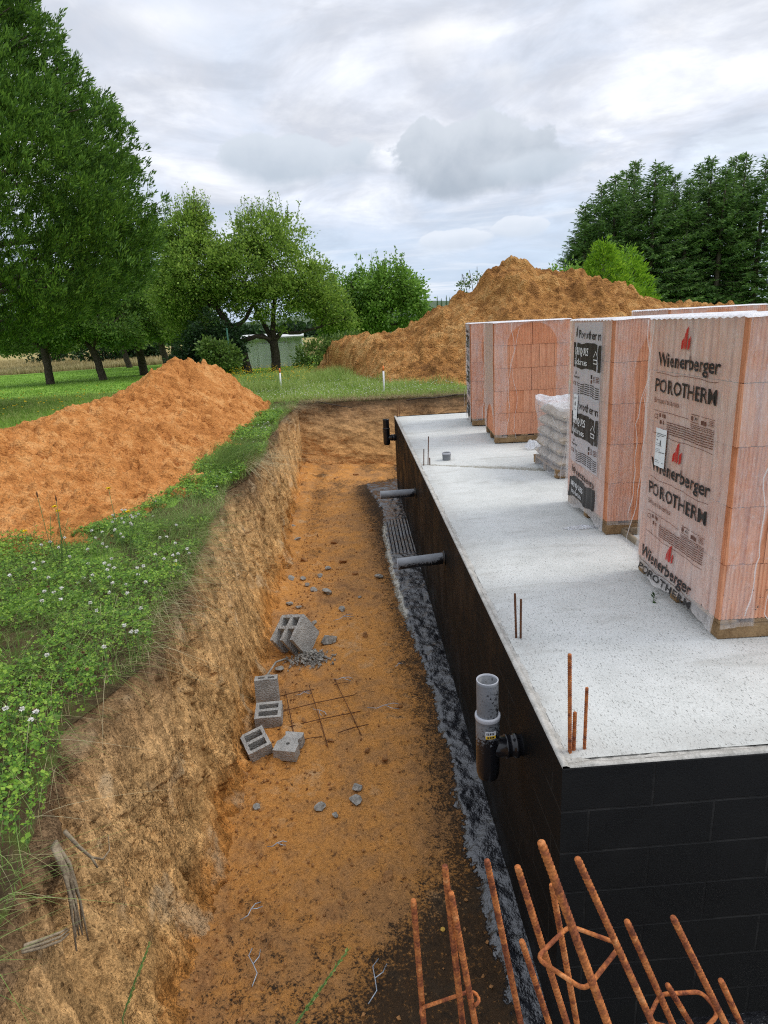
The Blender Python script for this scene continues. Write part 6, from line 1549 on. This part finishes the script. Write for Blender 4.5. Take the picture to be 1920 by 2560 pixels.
b = MB(); b.add([(-1.75, -.12, 1.68), (1.75, -.12, 1.68), (1.75, 1.1, 1.88), (-1.75, 1.1, 1.88), (1.75, 2.3, 1.68), (-1.75, 2.3, 1.68)], [(0, 1, 2, 3), (3, 2, 4, 5), (0, 3, 5), (1, 4, 2)]); b.build('roof', M['shedroof'], e)
b = MB(); b.box((0, -.14, 1.66), (3.5, .03, .07)); b.build('fascia', M['shedroof'], e)
d_ = MB(); d_.box((-.42, -.055, .70), (.80, .03, 1.32), bev=.004); dr = d_.build('door', M['shed'], e); hb = MB(); hb.box((-.10, -.085, .72), (.03, .03, .16)); hb.build('handle', M['steelwire'], dr)
d_ = MB(); d_.box((.42, -.055, .70), (.80, .03, 1.32), bev=.004); d_.build('door', M['shed'], e)
e = empty('fence_post', (-6.05, 26.9, -.25), 'thin dark green metal post standing in the leafy shrub', 'post')
b = MB(); b.tube([(0, 0, 0), (0, 0, 2.1)], .035, 8); b.build('tube', M['postgreen'], e); b = MB(); b.lathe([(.04, 2.09), (.04, 2.12), (.01, 2.14)], n=10); b.build('cap', M['postgreen'], e)

# ================================================================== grass and ground cover
def blades(P, h, w, rng, lean=.5, seg=4, ldir=None):
    """curved tapering strips -> V, F"""
    n = len(P); h = np.zeros(n) + h; w = np.zeros(n) + w
    th = rng.uniform(0, 2 * PI, n); ld = np.stack([np.cos(th), np.sin(th), 0 * th], -1)
    if ldir is not None: ld = unit(ld * .6 + np.asarray(ldir))
    ln = lean * rng.uniform(.3, 1.6, n)
    sd_ = np.stack([-np.sin(th + rng.uniform(-1, 1, n)), np.cos(th), 0 * th], -1); sd_ = unit(np.cross(ld, [0, 0, 1.0]) + .3 * sd_)
    V = []
    for k in range(seg + 1):
        t = k / seg; ww = w * (1 - t) ** .8 * .5
        c = P + np.array([0, 0, 1.0]) * (h * t * (1 - .35 * ln * t))[:, None] + ld * (h * ln * t * t)[:, None]
        V += [c - sd_ * ww[:, None], c + sd_ * ww[:, None]]
    V = np.stack(V, 1); b = np.arange(n)[:, None] * (2 * seg + 2)
    F = np.concatenate([b + np.array([2 * k, 2 * k + 1, 2 * k + 3, 2 * k + 2]) for k in range(seg)], 0)
    return V.reshape(-1, 3), F
def stuff(name, parts, m, label, cat):
    Vs = []; Fs = []; k = 0
    for V, F in parts: Vs.append(V); Fs.append(F + k); k += len(V)
    o = link(name, quads_mesh(name, np.concatenate(Vs), np.concatenate(Fs), False), m); return tag(o, label, cat, kind='stuff')
rng = np.random.RandomState(42)
def vz(x, y): return gz(x, y) + .02 * fbm(x * 3, y * 3, 0, 5, .55, 8)
def bank_region(n, y0, y1, over=.08, power=1.0, pad=.0):
    """points between the lip and the heap foot"""
    y = y0 + (y1 - y0) * rng.uniform(0, 1, n) ** power
    e_ = edge_x(y) + over; f = np.interp(y, [-3, 2.7, 3.1, 3.3, 4.26, 5, 7, 11, 12.7, 13.5], [-6, -5.2, -3.9, -3.2, -2.86, -2.70, -2.76, -2.66, -2.7, -3.4]) - pad
    u = rng.uniform(0, 1, n); x = e_ + (f - e_) * u; return x, y, u
# --- clover carpet
def clover(x, y, z, s):
    n = len(x); h = rng.uniform(.02, .11, n) + .09 * sst(-.1, .4, fbm(x * 3, y * 3, 0, 3, .5, 931)) * rng.uniform(.3, 1, n); c = np.stack([x, y, z + h], -1)
    tilt = unit(rng.normal(size=(n, 3)) * [.45, .45, 0] + [0.10, -.25, 1]); a0 = rng.uniform(0, 2 * PI, n); out = []
    t1 = unit(np.cross(tilt, [1.0, .13, .2])); t2 = np.cross(tilt, t1)
    for k in range(3):
        a = a0 + k * 2 * PI / 3; d_ = t1 * np.cos(a)[:, None] + t2 * np.sin(a)[:, None]; sd_ = np.cross(tilt, d_); L_ = (s * rng.uniform(.7, 1.2, n))[:, None]
        lift = tilt * L_ * rng.uniform(-.05, .3, n)[:, None]
        V = np.stack([c, c + d_ * L_ * .62 + sd_ * L_ * .46 + lift, c + d_ * L_ * 1.05 + lift * .6, c + d_ * L_ * .62 - sd_ * L_ * .46 + lift], 1).reshape(-1, 3); out.append((V, np.arange(n * 4).reshape(-1, 4)))
    return out
parts = []
x, y, u = bank_region(42000, -.9, 3.6, .03); dn = fbm(x * 2.2, y * 2.2, 0, 3, .5, 900); keepm = (dn > -.22) & (u < .97)
x, y = x[keepm], y[keepm]; parts += clover(x, y, vz(x, y) - 1.2 * np.maximum(x - edge_x(y), 0), np.where(rng.rand(len(x)) < .2, .020, .013))
x, y, u = bank_region(15000, 3.3, 13.2, .04); dn = fbm(x * 1.6, y * 1.3, 0, 3, .5, 903); k_ = dn > .0; x, y = x[k_], y[k_]; parts += clover(x, y, vz(x, y) - .01, np.full(len(x), .022))
stuff('clover', parts, M['clover'], 'low carpet of white clover leaves along the top of the left bank', 'clover')
# --- grass on the bank
parts = []
x, y, u = bank_region(11000, -.9, 3.6, .04); P = np.stack([x, y, vz(x, y) - .01], -1); parts.append(blades(P, rng.uniform(.05, .20, len(P)), .0035, rng, .7))
x, y, u = bank_region(4200, .9, 3.8, .05); kk = u < .6; P = np.stack([x, y, vz(x, y)], -1)[kk]; parts.append(blades(P, rng.uniform(.15, .38, len(P)), .004, rng, 1.1, 6, (.9, -.15, 0)))
x, y, u = bank_region(420, .6, 3.6, .03); kk = u < .8; P = np.stack([x, y, vz(x, y)], -1)[kk]; parts.append(blades(P, rng.uniform(.28, .60, len(P)), .0042, rng, 1.2, 9, (.9, .7, 0)))
yl = rng.uniform(-.8, 3.8, 520); xl = edge_x(yl) + rng.uniform(-.12, .015, 520); P = np.stack([xl, yl, vz(xl, yl) - .03], -1)[fbm(yl * 1.7, 0 * yl, 0, 3, .5, 935) > -.25]; parts.append(blades(P, rng.uniform(.06, .22, len(P)), .0035, rng, 1.7, 6, (.9, -.1, 0)))
x, y, u = bank_region(40, -.8, .8, .03); P = np.stack([x, y, vz(x, y)], -1); parts.append(blades(P, rng.uniform(.2, .45, len(P)), .004, rng, 1.2, 9, (.6, .5, 0)))
x, y, u = bank_region(9000, 3.5, 13.2, .06); P = np.stack([x, y, vz(x, y) - .01], -1); dn = fbm(x * 1.2, y * 1.0, 0, 3, .5, 906); P = P[dn > -.15]; parts.append(blades(P, rng.uniform(.05, .16, len(P)), .006, rng, .7))
# tuft hanging over the lip half way along
c = np.array([-2.42, 6.4]); n = 2600; a = rng.normal(size=(n, 2)) * [.16, .55]; P = np.stack([c[0] + a[:, 0], c[1] + a[:, 1], vz(c[0] + a[:, 0], c[1] + a[:, 1])], -1); P = P[P[:, 0] < edge_x(P[:, 1]) + .04]; parts.append(blades(P, rng.uniform(.18, .42, len(P)), .006, rng, .9, 6, (.8, -.1, 0)))
stuff('bank_grass', parts, M['blade'], 'green grass leaning over the edge of the left bank', 'grass')
parts = []
x, y, u = bank_region(1500, .3, 4.2, .07); kk = u < .42; P = np.stack([x, y, vz(x, y)], -1)[kk]; parts.append(blades(P, rng.uniform(.10, .34, len(P)), .003, rng, 1.3, 7, (.7, -.5, 0)))
# clumps of straw trailing down the bank
for cy0, n, L0 in ((2.6, 70, .34), (1.75, 55, .30), (1.15, 40, .32), (.35, 7, .30), (-.2, 8, .3), (6.1, 150, .42), (6.7, 90, .38), (4.6, 50, .3), (12.2, 160, .35), (10.5, 80, .3), (3.1, 60, .36), (2.2, 50, .4)):
    yy_ = cy0 + rng.normal(size=n) * .14; xx_ = edge_x(yy_) + rng.uniform(-.16, .03, n); P = np.stack([xx_, yy_, vz(xx_, yy_) - .02], -1); parts.append(blades(P, L0 * rng.uniform(.4, 1.1, n), .0032 if cy0 < 5 else .006, rng, 2.1, 8, (.8, -.5, 0)))
yy_ = rng.uniform(-.8, 13, 450); xx_ = edge_x(yy_) + rng.uniform(-.10, .02, 450); P = np.stack([xx_, yy_, vz(xx_, yy_) - .05 - rng.uniform(0, .03, 450)], -1); parts.append(blades(P, rng.uniform(.04, .11, 450), .0028, rng, 1.8, 5, (.6, -.5, 0)))
xx_ = rng.uniform(-2.2, 3.0, 1500); yb_ = back_y(xx_) + rng.uniform(-.03, .12, 1500); P = np.stack([xx_, yb_, gz(xx_, yb_) + .0], -1); parts.append(blades(P, rng.uniform(.08, .28, 1500), .007, rng, 1.6, 5, (0, -1.0, 0)))
stuff('straw', parts, M['dryblade'], 'dry straw coloured grass and rootlets trailing over the edge of the bank', 'straw')
# --- meadow behind the trench and around
parts = []
def zone(n, x0, x1, y0, y1): return rng.uniform(x0, x1, n), y0 + (y1 - y0) * rng.uniform(0, 1, n) ** 1.2
x, y = zone(52000, -5.2, 2.4, 13.0, 26); k_ = (y > back_y(x) + .05 + .12 * rng.rand(len(x))) & (x < np.interp(y, [13, 15, 17, 21, 26], [2.4, 2.0, .3, -.7, -2.0])) & (x > np.interp(y, [13, 17, 26], [-3.2, -4.2, -7])); x, y = x[k_], y[k_]
P = np.stack([x, y, gz(x, y) + .02], -1); tall = sst(-.1, .4, fbm(x * .8, y * .8, 0, 3, .5, 910)); tall = tall * sst(14.0, 16.0, y); parts.append(blades(P, .07 + rng.uniform(0, .10, len(P)) + .45 * tall * rng.uniform(.3, 1, len(P)), .012, rng, .45, 3))
x, y = zone(9000, 1.5, 11, 13.0, 15.2); k_ = (y > back_y(x) + .1) & (fbm(x * 1.2, y * 1.2, 0, 3, .5, 911) > .0); x, y = x[k_], y[k_]; P = np.stack([x, y, gz(x, y)], -1); parts.append(blades(P, rng.uniform(.06, .16, len(P)), .012, rng, .5, 3))
# longer grass and weeds left of the heap
x = rng.uniform(-13, -4.5, 26000); y = rng.uniform(7, 20, 26000); k_ = x < np.interp(y, [7, 10, 13, 20], [-6.2, -6.0, -4.4, -4.4]); x, y = x[k_], y[k_]; P = np.stack([x, y, gz(x, y)], -1); parts.append(blades(P, rng.uniform(.05, .15, len(P)), .012, rng, .5, 3))
stuff('meadow_grass', parts, M['meadow'], 'rough meadow grass behind the trench and around the left heap', 'grass')
# lawn tufts farther out so that it is not a flat sheet
x = rng.uniform(-30, -2, 60000); y = 17 + 30 * rng.uniform(0, 1, 60000); P = np.stack([x, y, gz(x, y) - .01], -1)
M['lawnblade'] = leafmat('lawn_blades', (.09, .20, .02), (.16, .31, .032), (.26, .43, .06), .25, .3)
stuff('lawn_grass', [blades(P, rng.uniform(.03, .09, len(P)), .035, rng, .6, 2)], M['lawnblade'], 'short mown grass of the orchard lawn', 'grass')
x = rng.uniform(-60, 10, 60000); y = 49 + 45 * rng.uniform(0, 1, 60000) ** 1.5; P = np.stack([x, y, gz(x, y) - .02], -1)
stuff('ripe_field', [blades(P, rng.uniform(.25, .6, len(P)), .10, rng, .3, 2)], M['ripe'], 'tall ripe straw coloured grass of the field beyond the orchard', 'grass')

# --- flowers
def heads(pts, r_, m, name, label, cat, k=26, tall=None, sq_=.8):
    """little balls of petals"""
    n = len(pts); P = np.repeat(pts, k, 0); D = unit(rng.normal(size=P.shape) + [0, 0, .35]); R_ = np.repeat(np.zeros(n) + r_, k)
    V, F = cards(P, D * [1, 1, sq_], R_, R_ * .55, rng); return V, F
def fl_stems(pts, h, w=.0022):
    V = []; n = len(pts); s_ = np.array([w, 0, 0]); s2 = np.array([0, w, 0]); b = pts - np.stack([0 * h, 0 * h, h], -1)
    V = np.stack([b - s_, b + s_, pts + s_, pts - s_], 1).reshape(-1, 3); return V, np.arange(n * 4).reshape(-1, 4)
def pts_on_bank(n, y0, y1, hmin, hmax, umax=.9, over=0.02):
    x, y, u = bank_region(n * 2, y0, y1, over); k_ = (u < umax) & (fbm(x * 1.5, y * 1.5, 0, 2, .5, 920) > -.15); x, y = x[k_][:n], y[k_][:n]; h = rng.uniform(hmin, hmax, len(x)); return np.stack([x, y, vz(x, y) + h], -1), h
p1, h1 = pts_on_bank(260, -.7, 3.6, .11, .21); p1b, h1b = pts_on_bank(60, 3.6, 12, .06, .12); p2, h2 = pts_on_bank(70, -.7, 3.3, .08, .16)
x, y = zone(1500, -5.0, 1.8, 13.3, 20); k_ = (y > back_y(x) + .2) & (x < np.interp(y, [13, 15, 17, 21], [2.0, 1.8, .2, -.8])); p3 = np.stack([x, y, gz(x, y) + rng.uniform(.08, .2, len(x))], -1)[k_]
stuff('clover_flowers', [heads(p1, .0145, None, '', '', '', 34), heads(p1b, .014, None, '', '', '', 20), heads(p3, .016, None, '', '', '', 8)], M['petal_w'], 'scattered white clover flower heads in the bank turf and meadow', 'flowers')
stuff('withered_flowers', [heads(p2, .012, None, '', '', '', 26)], M['petal_b'], 'withered brown clover heads among the leaves on the near bank', 'flowers')
stuff('flower_stems', [fl_stems(p1, h1), fl_stems(p1b, h1b), fl_stems(p2, h2)], M['stem'], 'thin stems of the clover flowers on the bank', 'stems')
x = rng.uniform(-6.0, -2.2, 700); y = rng.uniform(17, 27, 700); p4 = np.stack([x, y, gz(x, y) + rng.uniform(.2, .5, 700)], -1)
x = rng.uniform(-11.5, -7.0, 130); y = rng.uniform(12, 18, 130); p5 = np.stack([x, y, gz(x, y) + rng.uniform(.15, .45, 130)], -1)
stuff('yellow_flowers', [heads(p4, .024, None, '', '', '', 8, sq_=.4), heads(p5, .028, None, '', '', '', 9, sq_=.4)], M['petal_y'], 'many small yellow hawkweed flowers in the meadow grass', 'flowers')
# individual tall hawkweeds on the near bank
HW = [(-2.54, 2.6, .62, 'tallest hawkweed with one yellow flower standing against the orange heap'), (-2.41, 2.55, .45, 'hawkweed with a small yellow flower right of the tallest one'), (-2.95, 2.6, .50, 'left of two close yellow hawkweed flowers on the near bank'), (-2.92, 2.58, .47, 'right of two close yellow hawkweed flowers on the near bank'), (-3.2, 2.6, .33, 'yellow hawkweed at the left edge above the clover'), (-2.02, 2.2, .14, 'single low yellow flower at the very edge of the bank'), (-2.98, 2.45, .62, 'bare dark seed stalk rising left of the yellow hawkweeds'), (-2.88, 2.5, .57, 'thinner seed stalk with a dark tip on the near bank')]
for i, (x, y, h, lab) in enumerate(HW):
    z = float(vz(np.array([x]), np.array([y]))[0]); e = empty('hawkweed' if i < 6 else 'seed_stalk', (x, y, z), lab, 'flower' if i < 6 else 'stalk', 'tall flower stalks on the near bank')
    dx = .12 * h * (1 if i % 2 else -.6); b = MB(); b.tube([(-dx, 0, 0), (-dx * .3, 0, h * .5), (0, 0, h)], [.0028, .0022, .0018], 5)
    if i >= 6: b.tube([(-dx * .5, 0, h * .4), (.05, .02, h * .75)], .0018, 4)
    b.build('stem', M['stem'] if i < 6 else M['shrubstem'] if 'shrubstem' in M else M['stem'], e)
    if i < 6:
        V, F = heads(np.array([[0, 0, h]]), .021, None, '', '', '', 46, sq_=.35); link('flower', quads_mesh('flower', V, F, False), M['petal_y'], e)
    else:
        b = MB(); b.lathe([(.001, 0), (.005, .01), (.006, .025), (.002, .045)], (0, 0, h - .01), (0, 0, 1), 7); b.build('seed_head', M['rustdark'], e)
# two foreground grass ears
for pts, lab in (([(-.93, -1.2, .25), (-.87, -1.2, .48), (-.815, -1.2, .565), (-.77, -1.2, .635)], 'green grass ear rising into view at the bottom beside the bar cages'), ([(-1.36, -.9, -.15), (-1.33, -.9, .13), (-1.285, -.9, .24), (-1.235, -.9, .345)], 'slender grass ear in front of the clay bank at the bottom left')):
    e = empty('grass_ear', pts[0], lab, 'grass ear', 'grass ears in the foreground'); o0 = Vector(pts[0]); pp = [Vector(p) - o0 for p in pts]
    b = MB(); b.tube(pp, [.0018, .0016, .0012, .0006], 5); b.build('stem', M['stem'], e)
    n = 90; t = np.linspace(0, 1, n); A = np.array(pp[-3]); B = np.array(pp[-1]); P = A + (B - A) * t[:, None]; ax = unit(B - A); D = unit(ax + unit(rng.normal(size=(n, 3))) * .38); V, F = cards(P, D, .013, .0035, rng); link('spikelets', quads_mesh('spikelets', V, F, False), M['blade'], e)
# dry root wood hanging on the near bank
def rootwood(base, strands, lab):
    e = empty('dead_root', base, lab, 'dead root', 'dead roots in the near bank'); b = MB()
    for pts, r_ in strands: b.tube([Vector(p) for p in pts], [r_ * (1 - .17 * k) for k in range(len(pts))], 7)
    b.build('wood', M['greywood'], e); return e
rr_ = np.random.RandomState(3); st = []
for k in range(8):
    dy = (k - 3.5) * .0085; w1, w2, w3 = rr_.uniform(-.008, .008, 3); st.append(([(0, dy * .35, .02), (.02 + w1, dy * .6 + .004 * (k % 3), -.08), (.03 + w2, dy * .8 + w1 - .01, -.16), (.035 + w3, dy * 1.0 + w2 - .02, -.25), (.03 + w1, dy * 1.25 - .03 + w3, -.33 - .12 * rr_.rand())], .0078 + .002 * rr_.rand()))
rootwood((-1.86, -.13, -.07), st, 'bundle of grey split dead root wood hanging down the near bank')
rootwood((-1.86, -.05, -.07), [([(0, 0, 0), (.02, .03, -.10), (.035, .07, -.19), (.05, .12, -.25), (.06, .165, -.25), (.055, .19, -.20)], .008), ([(.035, .07, -.19), (.05, .07, -.24)], .005)], 'dark bent root hooking out of the bank beside the grey root wood')
st = []
for k in range(3): st.append(([(-.02, -.12, .03 + .008 * k), (.03, -.03 + .004 * k, -.05 + .012 * k), (.04, .05 + .006 * k, -.12 + .012 * k), (.03, .11 + .03 * rr_.rand(), -.17 + .014 * k)], .0065))
rootwood((-1.86, -.34, -.19), st, 'short grey split root pointing along the bank at the left edge of the view')
